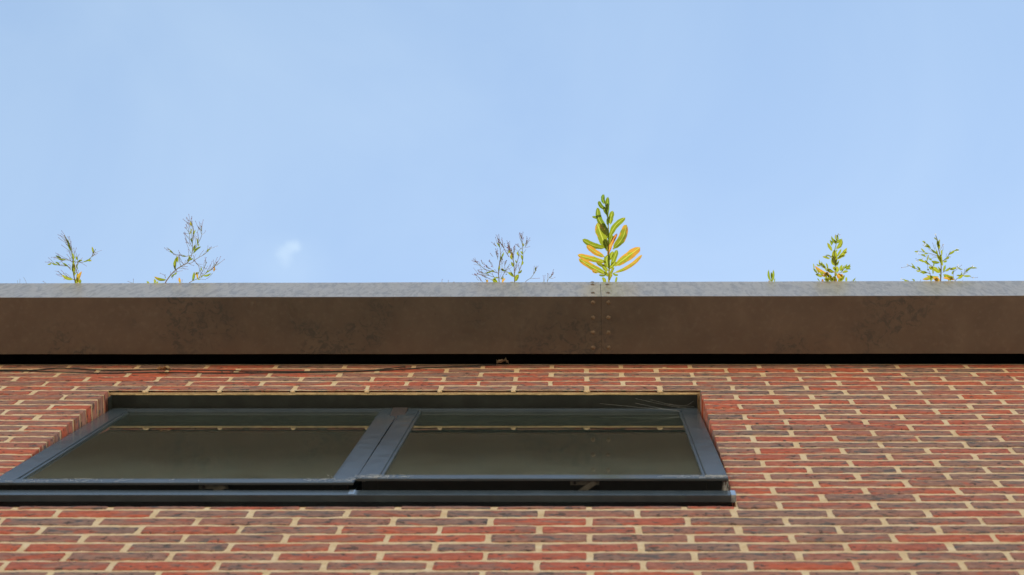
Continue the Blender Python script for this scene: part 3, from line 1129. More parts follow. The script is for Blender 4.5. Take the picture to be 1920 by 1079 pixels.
def stem_material(name, c0, c1, trans=0.25):
    m = bpy.data.materials.new(name)
    m.use_nodes = True
    nd, lk = m.node_tree.nodes, m.node_tree.links
    nd.clear()
    out = nd.new('ShaderNodeOutputMaterial')
    a = nd.new('ShaderNodeAttribute'); a.attribute_name = 't'
    co = nd.new('ShaderNodeTexCoord').outputs['Object']
    n = noise(nd, lk, co, 70.0, 3.0, 0.6)
    f = math2(nd, lk, 'ADD', a.outputs['Fac'], math2(nd, lk, 'MULTIPLY', math2(nd, lk, 'SUBTRACT', n, 0.5), 0.8))
    c = mixc(nd, lk, rng_map(nd, lk, f, 0.1, 0.9), c0, c1)
    df = nd.new('ShaderNodeBsdfPrincipled'); setin(df, Roughness=0.55)
    lk.new(c, df.inputs['Base Color'])
    tr = nd.new('ShaderNodeBsdfTranslucent'); lk.new(c, tr.inputs['Color'])
    mx = nd.new('ShaderNodeMixShader'); mx.inputs[0].default_value = trans
    lk.new(df.outputs[0], mx.inputs[1]); lk.new(tr.outputs[0], mx.inputs[2])
    lk.new(mx.outputs[0], out.inputs['Surface'])
    return m


MAT_LEAF = leaf_material()
MAT_STEM = stem_material('green_stem', (0.56, 0.50, 0.24), (0.46, 0.50, 0.18), 0.5)
MAT_WSTEM = stem_material('purplish_stem', (0.34, 0.24, 0.18), (0.36, 0.34, 0.19), 0.5)
MAT_POD = stem_material('seed_pod_skin', (0.36, 0.36, 0.17), (0.38, 0.22, 0.20), 0.6)
MAT_BUD = stem_material('pink_bud', (0.25, 0.10, 0.12), (0.42, 0.15, 0.26), 0.5)
MAT_TUFT = stem_material('white_seed_fluff', (0.85, 0.85, 0.83), (0.9, 0.9, 0.88), 0.5)



class Plant:
    """a plant rooted in the soil behind the lip and leaning out over it"""
    def __init__(self, name, label, cat, x0, y0, scale, base_px, lean=40, depth=0.03, group=None, dense=0.0, podp=0.84):
        self.dense, self.podp = dense, podp
        self.yellow = 0.3 if name in ('leafy_weed', 'seeding_willowherb') else 0.0
        self.x0, self.y0, self.s = x0, y0, scale
        self.lean = R(lean)
        self.depth = depth
        self.phs = [random.uniform(0, 6.28) for _ in range(4)]
        bx = self.pt(*base_px)
        self.root = empty(name, label, cat, (bx.x, -(LIP_O - 0.06), 8.608), group)
        self.rootinv = Vector(self.root.location)
        self.stem = MB()

    def pt(self, zx, zy, d=0.0):
        px, py = self.x0 + zx / self.s, self.y0 + zy / self.s
        dr = ray_dir(px, py)
        C = Vector((0, -D, CAM_Z))
        P0 = Vector((0, -LIP_O + 0.004, LIP_TOP + 0.012))
        nrm = Vector((0, math.sin(self.lean), math.cos(self.lean)))   # plane rising outwards
        tt = (P0 - C).dot(nrm) / dr.dot(nrm)
        p = C + dr * tt
        rise = max(0.0, (530 - py)) / 60.0
        k = self.depth * min(1.0, rise) * (math.sin(px * 0.09 + self.phs[0]) + 0.6 * math.sin(py * 0.11 + self.phs[1]) + 0.5 * math.sin((px + py) * 0.05 + self.phs[2]))
        return p + dr * (k + d) / dr.length

    def L(self, v):
        return v - self.rootinv

    def branch(self, pts, r0, r1, root=False):
        ps = [self.pt(*p) for p in pts]
        if root:
            ps = [Vector((ps[0].x, -(LIP_O - 0.06), 8.598)), Vector((ps[0].x, -(LIP_O - 0.03), LIP_TOP - 0.003))] + ps
        ps = smooth_path(ps, 5)
        if self.dense:
            zp = [Vector((q[0], q[1])) for q in pts]
            for a_, b_ in zip(zp[:-1], zp[1:]):
                dd = b_ - a_
                k_ = max(1, int(dd.length / self.s / 7.0 * self.dense))
                for _ in range(k_):
                    q = a_ + dd * random.random()
                    an = math.atan2(dd.y, dd.x) + random.choice((-1, 1)) * random.uniform(0.25, 0.75)
                    l_ = random.uniform(8, 19) * self.s
                    e_ = (q.x + math.cos(an) * l_, q.y + math.sin(an) * l_)
                    if self.y0 + e_[1] / self.s > 527 or self.y0 + q.y / self.s > 524:
                        continue
                    if random.random() < self.podp:
                        self.pod((q.x, q.y), e_, random.uniform(0.8, 1.05), bud=random.random() < 0.5)
                    else:
                        self.leaf((q.x, q.y), (q.x + math.cos(an) * l_ * 0.75, q.y + math.sin(an) * l_ * 0.75), random.uniform(2.4, 4.2) * self.s, random.uniform(0, 0.35), random.uniform(0.3, 0.9))
        self.stem.tube([self.L(p) for p in ps], r0 * 0.001, r1 * 0.001, seg=6)

    def leaf(self, b, tip, w, age=0.0, hue=0.5, curl=0.0, name='leaf', broad=False):
        B, T = self.pt(*b, d=-0.005), self.pt(*tip, d=-0.012)
        ax = T - B
        Ln = ax.length
        ax.normalize()
        view = ray_dir(self.x0 + b[0] / self.s, self.y0 + b[1] / self.s).normalized()
        side = ax.cross(view).normalized()
        nrm = side.cross(ax).normalized()
        W = w / self.s / 590.0 / 2
        tw = random.uniform(-0.55, 0.55)
        side2 = side * math.cos(tw) + nrm * math.sin(tw)
        nrm2 = nrm * math.cos(tw) - side * math.sin(tw)
        m = MB()
        nl, nwid = 18, 8
        jag = random.uniform(0, 6.28)
        vs, fs, ts, us = [], [], [], []
        cv = random.uniform(-0.06, 0.06) * Ln + curl * Ln
        bend = random.uniform(-0.11, 0.11) * Ln
        for i in range(nl + 1):
            t = i / nl
            wd = W * (0.30 + 0.70 * math.sin(math.pi / 2 * min(1, t / 0.5)) ** 0.9) if broad else W * (math.sin(math.pi * min(1, t * 0.93 + 0.06)) ** 0.75) * (0.95 + 0.1 * t)
            if broad and t > 0.66:
                wd *= math.sqrt(max(0.002, 1 - ((t - 0.66) / 0.34) ** 2.4))
            elif t > 0.85:
                wd *= max(0.04, 1 - ((t - 0.85) / 0.15) ** 1.8)
            if t < 0.08:
                wd = max(wd * 0.5, W * 0.16)
            c = B + ax * (Ln * t) + nrm2 * (cv * math.sin(t * math.pi)) + side * (bend * math.sin(t * math.pi))
            for j in range(nwid + 1):
                u = j / nwid * 2 - 1
                fold = abs(u) * wd * 0.28 + 0.07 * wd * math.sin(t * 19 + u * 3)
                vs.append(self.L(c + side2 * (u * wd * (1 + 0.045 * math.sin(t * 13 + u * 2 + jag) + 0.02 * math.sin(t * 31 + 3 * u + jag)))+ nrm2 * fold))
                ts.append(t); us.append(u)
        for i in range(nl):
            for j in range(nwid):
                a = i * (nwid + 1) + j
                fs.append((a, a + nwid + 1, a + nwid + 2, a + 1))
        m.add(vs, fs, ts, us)
        o = m.build(name, MAT_LEAF, self.root, smooth=True)
        o['age'] = float(age)
        o['hue'] = float(min(1.0, hue + self.yellow))
        return o

    def pod(self, a, b, r=0.9, bud=True, mat=None):
        A_, B_ = self.pt(*a), self.pt(*b)
        mid = (A_ + B_) / 2 + Vector((random.gauss(0, 1), random.gauss(0, 1), random.gauss(0, 1))) * 0.0015
        m = MB()
        pts = [self.L(p) for p in smooth_path([A_, mid, B_], 4)]
        m.tube(pts, r * 0.00068, r * 0.0005, seg=5)
        if bud:
            m.blob(self.L(B_), 0.0013 * r ** 0.5, (1, 1, 1.3), 1.0)
        m.build('seed_pod', mat or MAT_POD, self.root, smooth=True)

    def bud(self, c, r=2.2, mat=None):
        m = MB()
        m.blob(self.L(self.pt(*c)), r * 0.001, (1, 1, 1.5), 0.9)
        m.build('bud', mat or MAT_BUD, self.root, smooth=True)

    def tuft(self, c, r=6.0):
        cc = self.L(self.pt(*c))
        m = MB()
        for _ in range(26):
            d = Vector((random.gauss(0, 1), random.gauss(0, 1), random.gauss(0, 1))).normalized() * r * 0.001 * random.uniform(0.5, 1.1)
            m.tube([cc, cc + d * 0.6 + Vector((random.gauss(0, 1), random.gauss(0, 1), random.gauss(0, 1))) * 0.0006, cc + d], 0.00028, 0.00016, seg=3)
        m.build('seed_tuft', MAT_TUFT, self.root)

    def spray(self, a, b, n=5, spread=0.35, length=0.5, r=0.8):
        """a cluster of narrow pods fanning out at the end of a branch a -> b"""
        ax, ay = a; bx, by = b
        L_ = math.hypot(bx - ax, by - ay)
        an = math.atan2(by - ay, bx - ax)
        for k in range(n):
            t = random.uniform(0.35, 0.95)
            s_ = (ax + (bx - ax) * t, ay + (by - ay) * t)
            aa = an + random.uniform(-spread, spread)
            l = L_ * length * random.uniform(0.6, 1.1)
            self.pod(s_, (s_[0] + math.cos(aa) * l, s_[1] + math.sin(aa) * l), r)

    def done(self, mat):
        self.stem.build('stem', mat, self.root, smooth=True)


# --- tall broad-leaved plant beside the riveted joint
p = Plant('broad_leaved_weed', 'tall broad-leaved weed with green and orange-edged leaves by the riveted joint', 'plant', 1060, 350, 5.676, (462, 1025), lean=42, depth=0.012)
p.branch([(462, 1040), (466, 930), (466, 850), (460, 650), (460, 500), (452, 340), (434, 210), (412, 130)], 4.2, 1.6, root=True)
for b, t, w, age, hue in [
        ((415, 190), (405, 82), 40, 0, 0.0), ((428, 250), (352, 158), 42, 0, 0.3), ((447, 328), (456, 112), 52, 0, 0.25),
        ((455, 475), (338, 226), 70, 0, 0.35), ((478, 405), (505, 260), 56, 0, 0.55), ((405, 362), (286, 320), 30, 0, 0.2),
        ((468, 548), (637, 332), 62, 0.05, 0.55), ((438, 668), (338, 390), 105, 0.42, 0.75), ((450, 525), (392, 405), 70, 0.35, 0.7),
        ((425, 655), (182, 566), 64, 0.18, 0.65), ((508, 668), (652, 408), 92, 0.48, 0.7), ((448, 745), (550, 500), 40, 1.3, 0.5),
        ((420, 752), (225, 628), 58, 0.85, 0.8), ((438, 808), (130, 728), 62, 0.62, 0.9), ((528, 848), (795, 648), 92, 0.70, 0.9),
        ((515, 922), (818, 728), 40, 0.75, 0.8), ((442, 935), (142, 768), 66, 0.58, 0.7), ((488, 845), (552, 675), 52, 0.0, 0.6),
        ((458, 870), (452, 725), 70, 0.0, 0.55), ((352, 915), (288, 884), 40, 0.85, 0.6), ((445, 935), (358, 942), 24, 0.1, 0.6),
        ((500, 920), (562, 945), 22, 0.1, 0.6), ((425, 1035), (402, 965), 40, 0.2, 0.7), ((530, 1035), (549, 962), 22, 0.2, 0.7),
        ((470, 960), (520, 860), 30, 0.3, 0.9), ((462, 700), (415, 560), 54, 0.1, 0.5), ((470, 640), (505, 520), 46, 0.05, 0.45), ((465, 790), (505, 690), 48, 0.15, 0.7),
        ((468, 880), (540, 800), 40, 0.3, 0.8), ((455, 900), (400, 830), 44, 0.25, 0.75), ((462, 560), (440, 440), 40, 0.0, 0.4), ((455, 420), (470, 320), 34, 0.0, 0.3), ((455, 960), (420, 900), 34, 0.4, 0.9),
        ((470, 1000), (500, 935), 30, 0.5, 0.9), ((440, 300), (412, 215), 30, 0.0, 0.2), ((440, 260), (452, 180), 28, 0.0, 0.2), ((440, 860), (330, 800), 40, 0.5, 0.8)]:
    p.leaf(b, t, w * 1.08, age * 0.86, hue, broad=True)
p.done(MAT_STEM)

# --- slender podded weed near the left end
p = Plant('willowherb', 'slender podded weed leaning left, nearest the left end of the eaves', 'plant', 60, 420, 8.993, (735, 1010), lean=42, depth=0.014, dense=1.15)
p.branch([(735, 1020), (712, 900), (690, 760), (690, 620), (665, 450), (620, 320), (545, 190)], 3.0, 1.1, root=True)
p.branch([(655, 770), (610, 715), (520, 705), (430, 690), (330, 655)], 1.1, 0.8)
p.branch([(690, 640), (600, 600), (500, 580), (370, 555)], 1.0, 0.7)
p.branch([(720, 945), (620, 900), (510, 860), (445, 800)], 1.3, 0.8)
p.branch([(720, 640), (790, 640), (870, 640), (1000, 560), (1070, 430)], 1.0, 0.7)
p.branch([(735, 1000), (760, 860), (785, 780)], 1.3, 0.8)
p.branch([(745, 830), (765, 700), (770, 580)], 1.0, 0.7)
for a, b in [((600, 300), (500, 115)), ((560, 240), (440, 180)), ((590, 320), (450, 230)), ((640, 340), (560, 250)), ((655, 470), (500, 355)), ((670, 400), (632, 215)),
             ((680, 430), (660, 290)), ((690, 490), (640, 330)), ((740, 570), (705, 405)), ((600, 590), (435, 505)), ((720, 625), (795, 510)), ((660, 600), (590, 515)),
             ((660, 600), (635, 490)), ((570, 590), (325, 560)), ((520, 580), (372, 590)), ((400, 690), (280, 570)), ((440, 690), (228, 640)), ((420, 680), (285, 630)),
             ((640, 760), (605, 715)), ((640, 740), (620, 680)), ((560, 700), (490, 680)), ((500, 850), (440, 800)), ((520, 870), (410, 845)), ((540, 880), (435, 860)),
             ((1000, 560), (1022, 485)), ((1010, 555), (1075, 480)), ((1020, 545), (1100, 495)), ((980, 575), (1060, 510)), ((1000, 560), (1070, 425)),
             ((600, 330), (480, 195)), ((580, 280), (495, 165)), ((610, 340), (575, 230)), ((630, 390), (565, 320)), ((640, 400), (580, 345)), ((700, 640), (720, 560)),
             ((720, 700), (735, 640)), ((770, 760), (765, 640)), ((775, 660), (790, 620)), ((248, 1008), (190, 965))]:
    p.pod(a, b, 1.0)
for b, t, w, age, hue in [((770, 1005), (840, 795), 62, 0.75, 0.5), ((700, 935), (500, 850), 58, 0.35, 0.7), ((680, 800), (695, 640), 62, 0.1, 0.5), ((640, 420), (570, 230), 34, 0.2, 0.4),
                          ((735, 1005), (765, 900), 66, 0.1, 0.7), ((660, 460), (600, 330), 34, 0.0, 0.4), ((685, 640), (660, 470), 40, 0.2, 0.6), ((570, 600), (420, 575), 28, 0.2, 0.6),
                          ((430, 690), (325, 650), 30, 0.0, 0.5), ((700, 850), (735, 720), 36, 0.3, 0.7), ((775, 760), (755, 670), 26, 0.0, 0.4), ((800, 1005), (815, 930), 50, 0.1, 0.7),
                          ((720, 760), (700, 670), 46, 0.5, 0.5), ((755, 890), (770, 830), 34, 0.2, 0.5), ((860, 640), (1000, 570), 24, 0.0, 0.5)]:
    p.leaf(b, t, w, age, hue)
p.done(MAT_WSTEM)

# --- angled podded weed
p = Plant('willowherb', 'wiry podded weed with one bent bare stem and an upright pod cluster', 'plant', 240, 390, 7.195, (500, 1020), lean=42, depth=0.014, dense=1.15)
p.branch([(495, 1030), (560, 925), (640, 840), (720, 785), (800, 740), (850, 660), (870, 560), (870, 430), (880, 300), (850, 180)], 2.4, 0.9, root=True)
p.branch([(800, 745), (855, 742), (920, 690), (1030, 625), (1085, 575), (1125, 530)], 1.1, 0.7)
p.branch([(640, 840), (650, 720), (680, 640)], 1.0, 0.8)
p.branch([(850, 640), (760, 655), (690, 635), (630, 630), (590, 585), (525, 535)], 1.1, 0.8)
p.branch([(880, 700), (945, 770), (965, 840), (940, 910)], 1.0, 0.7)
p.branch([(810, 1030), (870, 985), (960, 945), (1060, 875), (1140, 820), (1195, 740)], 1.5, 0.9, root=True)
p.branch([(900, 560), (950, 470), (995, 360), (980, 230)], 1.0, 0.7)
p.branch([(860, 520), (830, 440), (830, 350), (770, 260)], 0.9, 0.7)
p.branch([(650, 835), (660, 870), (615, 900)], 0.9, 0.6)
p.branch([(960, 940), (1000, 860), (1060, 740)], 0.9, 0.6)
p.branch([(690, 640), (700, 740), (710, 790)], 0.7, 0.5)
for a, b in [((870, 240), (820, 85)), ((860, 260), (745, 150)), ((870, 220), (860, 115)), ((850, 240), (787, 135)), ((840, 350), (750, 340)), ((830, 400), (755, 335)), ((840, 520), (770, 410)),
             ((850, 610), (775, 420)), ((880, 400), (905, 300)), ((860, 340), (810, 200)), ((900, 520), (905, 390)), ((960, 290), (910, 180)), ((975, 290), (962, 190)), ((995, 340), (1015, 160)),
             ((990, 300), (985, 210)), ((990, 350), (945, 250)), ((880, 330), (865, 180)), ((925, 340), (955, 260)), ((880, 420), (895, 350)), ((1060, 600), (1125, 525)), ((1075, 590), (1100, 540)),
             ((1150, 810), (1205, 670)), ((1170, 790), (1250, 655)), ((1190, 780), (1300, 695)), ((1160, 830), (1210, 720)), ((1090, 860), (1135, 720)), ((1060, 870), (1110, 770)), ((1140, 880), (1065, 955)),
             ((1030, 810), (1062, 735)), ((1000, 850), (1040, 770)), ((980, 920), (1000, 880)), ((900, 700), (880, 640)), ((945, 770), (900, 700)), ((700, 745), (690, 605)), ((580, 580), (540, 560)),
             ((620, 630), (585, 600)), ((800, 480), (760, 350)), ((860, 480), (855, 330)), ((890, 380), (880, 250)), ((830, 330), (780, 225)), ((820, 650), (815, 560)), ((500, 950), (435, 880)), ((510, 945), (500, 900)),
             ((75, 1018), (0, 990)), ((70, 1018), (72, 960)), ((720, 1010), (730, 968)), ((860, 150), (862, 130)), ((1120, 830), (1150, 800))]:
    p.pod(a, b, 1.0)
for b, t, w, age, hue in [((635, 835), (665, 650), 44, 0.1, 0.55), ((675, 740), (680, 645), 30, 0.4, 0.6), ((515, 970), (348, 926), 46, 0.5, 0.6), ((880, 615), (990, 520), 36, 0.0, 0.5), ((880, 580), (908, 490), 34, 0.0, 0.5),
                          ((870, 985), (895, 860), 40, 0.1, 0.5), ((938, 955), (915, 860), 28, 0.7, 0.5), ((1010, 915), (1125, 880), 30, 0.0, 0.5), ((705, 1020), (688, 935), 32, 0.9, 0.5), ((285, 1020), (250, 990), 28, 0.1, 0.9),
                          ((358, 1020), (355, 955), 34, 0.3, 0.8), ((375, 1020), (408, 990), 26, 0.1, 0.9), ((1155, 860), (1165, 790), 28, 0.8, 0.6), ((860, 240), (845, 180), 30, 0.5, 0.6), ((600, 610), (560, 560), 22, 0.0, 0.4),
                          ((785, 655), (720, 650), 18, 0, 0.5), ((625, 900), (660, 875), 26, 0.2, 0.4), ((870, 470), (850, 400), 24, 0, 0.4), ((1075, 595), (1095, 550), 22, 0, 0.5), ((1100, 850), (1060, 860), 22, 0.0, 0.5),
                          ((985, 850), (980, 800), 22, 0.0, 0.5), ((835, 700), (822, 640), 26, 0.0, 0.5), ((960, 480), (950, 520), 18, 0, 0.5), ((990, 940), (1000, 910), 20, 0.2, 0.7)]:
    p.leaf(b, t, w, age, hue)
for c in [(858, 145), (822, 170), (1195, 735), (990, 250), (770, 265)]:
    p.bud(c, 2.0)
p.done(MAT_WSTEM)

# --- bushy pink-tipped pair left of the broad-leaved weed
p = Plant('willowherb', 'bushy two-stemmed weed with many pink-tipped pods left of the riveted joint', 'plant', 810, 430, 7.68, (975, 770), lean=42, depth=0.014, dense=1.15)
p.branch([(968, 785), (960, 660), (960, 560), (985, 430), (985, 330), (970, 200)], 2.2, 0.9, root=True)
p.branch([(1190, 785), (1188, 640), (1180, 520), (1160, 400), (1120, 300)], 2.4, 1.0, root=True)
p.branch([(1195, 600), (1225, 480), (1255, 360), (1245, 320), (1290, 270)], 1.2, 0.8)
p.branch([(1240, 640), (1280, 540), (1310, 420), (1305, 320), (1300, 180)], 1.3, 0.8)
p.branch([(990, 720), (1060, 600), (1120, 500)], 1.1, 0.8)
p.branch([(1110, 400), (1060, 320), (1010, 230), (970, 190)], 1.0, 0.8)
p.branch([(945, 630), (850, 605), (770, 580), (690, 520), (620, 465)], 1.1, 0.8)
p.branch([(950, 700), (890, 690), (790, 655), (700, 610)], 0.9, 0.7)
p.branch([(880, 740), (800, 700), (720, 660), (655, 640)], 0.9, 0.7)
p.branch([(710, 750), (670, 690), (618, 648)], 0.9, 0.7)
p.branch([(1340, 775), (1380, 730), (1420, 705), (1470, 640), (1500, 590)], 1.0, 0.7, root=True)
p.branch([(1655, 775), (1690, 700), (1738, 650)], 0.9, 0.6, root=True)
p.branch([(1180, 690), (1120, 640), (1060, 605), (1000, 600)], 1.1, 0.8)
for tip, base, n, ln in [((945, 150), (985, 300), 6, .7), ((1290, 120), (1305, 280), 9, .7), ((1110, 250), (1160, 430), 14, .6), ((1000, 210), (1070, 340), 6, .7), ((935, 350), (955, 500), 9, .6),
                         ((620, 465), (700, 530), 5, .6), ((780, 530), (880, 600), 6, .6), ((850, 500), (900, 590), 4, .8), ((1370, 180), (1320, 320), 6, .7), ((1165, 330), (1185, 500), 10, .5),
                         ((1490, 590), (1430, 700), 5, .7), ((1735, 650), (1665, 750), 5, .7), ((720, 450), (750, 550), 2, .9), ((700, 615), (800, 660), 4, .6), ((730, 670), (830, 730), 4, .6), ((1010, 430), (1015, 540), 3, .7),
                         ((985, 450), (975, 560), 6, .6), ((1060, 470), (1040, 570), 4, .7), ((1240, 240), (1290, 300), 2, .8), ((1195, 280), (1190, 400), 4, .7), ((870, 390), (920, 430), 2, .9), ((905, 215), (960, 290), 3, .8)]:
    p.spray(base, tip, n, 0.28, ln, 0.95)
for a, b in [((150, 770), (150, 725)), ((238, 770), (236, 735)), ((1600, 775), (1600, 670)), ((1615, 775), (1628, 665)), ((1660, 760), (1665, 640)), ((300, 772), (318, 765)), ((680, 740), (640, 690)), ((745, 775), (690, 700)), ((800, 775), (770, 720)), ((1010, 560), (1012, 435)), ((820, 660), (780, 590)), ((895, 690), (865, 610)), ((1145, 620), (1090, 550)), ((1245, 260), (1210, 215)), ((1350, 230), (1410, 160))]:
    p.pod(a, b, 0.95)
for b, t, w, age, hue in [((945, 770), (870, 715), 60, 0.15, 0.7), ((915, 750), (905, 690), 40, 0.1, 0.7), ((1010, 770), (1055, 705), 38, 1.0, 0.5), ((1200, 750), (1250, 650), 66, 0.15, 0.7), ((1180, 690), (1090, 620), 46, 0.15, 0.6),
                          ((1240, 640), (1295, 585), 34, 0.3, 0.6), ((1170, 545), (1140, 470), 40, 0.1, 0.6), ((1290, 520), (1300, 450), 36, 0.1, 0.7), ((965, 600), (980, 530), 32, 0.3, 0.8), ((1010, 600), (1010, 560), 30, 0.6, 0.8),
                          ((1105, 350), (1115, 300), 30, 0.5, 0.6), ((1145, 440), (1150, 340), 38, 0.55, 0.5), ((1320, 250), (1310, 200), 26, 0.5, 0.5), ((1180, 765), (1120, 765), 24, 0.5, 0.9), ((790, 765), (790, 725), 40, 0.7, 0.7), ((1080, 655), (1060, 650), 18, 0.1, 0.4),
                          ((900, 610), (850, 600), 26, 0.2, 0.6), ((960, 700), (920, 690), 24, 0.0, 0.6), ((1030, 680), (1000, 720), 30, 0.1, 0.6)]:
    p.leaf(b, t, w, age, hue)
for c in [(965, 190), (1295, 125), (1310, 140), (1105, 270), (1125, 290), (1140, 305), (1085, 265), (620, 465), (650, 470), (785, 525), (655, 640), (730, 672), (1735, 650), (1500, 590), (1000, 220), (940, 350), (1012, 435), (618, 648), (1115, 300), (860, 535), (755, 540)]:
    p.bud(c, random.uniform(1.8, 2.7))
p.done(MAT_WSTEM)

# --- tiny sprout
p = Plant('weed_sprout', 'tiny two-pronged green sprout peeping over the lip', 'plant', 1420, 420, 8.727, (235, 950), lean=42, depth=0.004)
p.branch([(236, 965), (234, 870), (228, 800)], 2.2, 1.2, root=True)
for b, t, w, age, hue in [((230, 955), (188, 750), 44, 0, 0.4), ((238, 955), (262, 750), 46, 0, 0.5), ((232, 900), (228, 790), 36, 0, 0.4), ((205, 955), (185, 930), 22, 0.8, 0.4), ((285, 955), (292, 890), 20, 0.0, 0.6)]:
    p.leaf(b, t, w, age, hue)
p.done(MAT_STEM)

# --- leafy bush
p = Plant('leafy_weed', 'dense leafy weed with yellow-green and orange leaves and one upright shoot', 'plant', 1420, 420, 8.727, (1270, 950), lean=42, depth=0.016, dense=1.0, podp=0.0)
p.branch([(1270, 965), (1275, 800), (1275, 650), (1262, 500), (1270, 420), (1290, 330), (1310, 190)], 3.4, 1.3, root=True)
p.branch([(1265, 800), (1180, 740), (1080, 720), (1010, 660)], 1.6, 1.0)
p.branch([(1280, 810), (1370, 800), (1420, 740), (1520, 700)], 1.3, 0.8)
p.branch([(1260, 900), (1130, 880), (1050, 850), (960, 800), (920, 740)], 1.4, 0.8)
p.branch([(1240, 540), (1180, 560)], 1.0, 0.7)
p.branch([(1545, 955), (1570, 920), (1610, 885)], 1.0, 0.6, root=True)
for b, t, w, age, hue in [
        ((1260, 660), (1255, 425), 110, 0.05, 0.75), ((1285, 690), (1240, 540), 90, 0, 0.6), ((1225, 450), (1145, 310), 62, 0.1, 0.8), ((1218, 360), (1188, 262), 40, 0, 0.1), ((1240, 330), (1205, 280), 30, 0, 0.2), ((1290, 330), (1208, 200), 46, 0, 0.2),
        ((1290, 415), (1385, 240), 78, 0, 0.6), ((1300, 320), (1370, 250), 44, 0, 0.3), ((1295, 300), (1310, 180), 36, 0, 0.1), ((1300, 240), (1335, 165), 24, 0.1, 0.2), ((1310, 585), (1468, 390), 74, 0.28, 0.85), ((1310, 580), (1445, 525), 46, 0, 0.7),
        ((1310, 540), (1375, 410), 44, 0, 0.5), ((1400, 500), (1475, 455), 26, 0.1, 0.7), ((1185, 575), (1065, 540), 46, 0.2, 0.8), ((1140, 560), (1115, 530), 26, 0, 0.5), ((1290, 690), (1330, 620), 36, 0, 0.3),
        ((1145, 820), (940, 690), 66, 0.8, 0.8), ((1130, 760), (1000, 640), 48, 0.1, 0.5), ((1040, 690), (965, 660), 30, 0, 0.2), ((1150, 740), (1120, 640), 34, 0, 0.5), ((1050, 690), (1050, 620), 24, 0, 0.3), ((1250, 800), (1130, 740), 66, 0.15, 0.85),
        ((1060, 870), (960, 820), 50, 0, 0.5), ((975, 800), (915, 735), 36, 0, 0.1), ((1000, 820), (1000, 750), 24, 0.1, 0.4), ((1130, 900), (1130, 800), 62, 0.2, 0.95), ((1200, 900), (1150, 830), 66, 0.35, 0.95), ((1250, 940), (1150, 880), 70, 0.3, 0.95),
        ((1300, 800), (1300, 690), 60, 0.1, 0.8), ((1290, 760), (1240, 700), 50, 0.15, 0.9), ((1360, 780), (1390, 670), 46, 0, 0.4), ((1420, 740), (1470, 660), 34, 0, 0.1), ((1450, 740), (1530, 690), 34, 0, 0.2), ((1440, 750), (1535, 745), 30, 0, 0.2),
        ((1390, 800), (1490, 780), 44, 0, 0.7), ((1390, 900), (1300, 830), 92, 0.9, 0.5), ((1390, 880), (1370, 820), 60, 0.8, 0.5), ((1300, 940), (1240, 860), 74, 0.2, 0.9), ((1400, 920), (1430, 840), 40, 0, 0.2), ((1450, 950), (1455, 870), 38, 0.1, 0.9),
        ((1320, 940), (1390, 900), 70, 0.35, 0.95), ((1080, 950), (1060, 905), 40, 1.1, 0.5), ((1300, 955), (1270, 910), 60, 0.9, 0.6), ((1120, 955), (1170, 890), 60, 0.2, 0.95), ((1020, 945), (980, 890), 20, 0.1, 0.2), ((1180, 955), (1090, 900), 50, 0.15, 0.8),
        ((1230, 950), (1200, 850), 60, 0.5, 0.95), ((1350, 950), (1420, 880), 44, 0.1, 0.9), ((1560, 950), (1605, 890), 22, 0.2, 0.2), ((1590, 955), (1610, 930), 14, 0, 0.4), ((1180, 800), (1060, 860), 40, 0.9, 0.4), ((1170, 880), (1130, 780), 50, 0.65, 0.9)]:
    p.leaf(b, t, w, age, hue)
for c in [(1280, 185), (1350, 185), (1325, 170), (1290, 200)]:
    p.bud(c, 1.7)
p.done(MAT_STEM)

# --- white-tufted weed
p = Plant('seeding_willowherb', 'spreading weed tipped with white seed fluff, nearest the right end', 'plant', 1680, 430, 9.812, (820, 965), lean=42, depth=0.014, dense=0.9, podp=0.35)
p.branch([(820, 980), (828, 800), (830, 650), (810, 480), (775, 330), (770, 230), (730, 115)], 2.8, 0.9, root=True)
p.branch([(800, 500), (700, 420), (610, 340), (540, 260)], 1.2, 0.8)
p.branch([(800, 520), (690, 470), (560, 440), (400, 405)], 1.0, 0.7)
p.branch([(680, 690), (590, 650), (500, 590), (390, 590)], 1.1, 0.8)
p.branch([(640, 830), (560, 800), (440, 760), (330, 710), (210, 660)], 1.1, 0.8)
p.branch([(850, 600), (920, 540), (1000, 450), (1110, 380)], 1.1, 0.8)
p.branch([(860, 800), (960, 740), (1080, 710), (1140, 690)], 1.1, 0.8)
p.branch([(1090, 960), (1160, 890), (1240, 830), (1320, 760), (1410, 690)], 1.1, 0.8, root=True)
p.branch([(1180, 870), (1300, 860), (1420, 900)], 0.9, 0.7)
p.branch([(640, 960), (625, 820), (590, 740)], 1.0, 0.7)
p.branch([(1080, 950), (1050, 860), (1070, 760)], 1.0, 0.7)
p.branch([(240, 970), (180, 940), (110, 925)], 0.9, 0.6, root=True)
p.branch([(570, 600), (570, 450)], 0.7, 0.5)
for a, b in [((770, 330), (730, 115)), ((715, 380), (672, 250)), ((770, 430), (715, 285)), ((600, 340), (490, 290)), ((700, 440), (590, 360)), ((620, 530), (580, 490)), ((760, 520), (660, 480)), ((860, 400), (870, 310)),
             ((920, 510), (922, 450)), ((950, 525), (1010, 522)), ((900, 570), (960, 510)), ((1210, 820), (1190, 765)), ((1250, 810), (1262, 740)), ((350, 970), (295, 920)), ((450, 970), (455, 930)), ((700, 700), (760, 715)), ((880, 790), (1005, 700)), ((1230, 970), (1232, 930))]:
    p.pod(a, b, 0.95, bud=False)
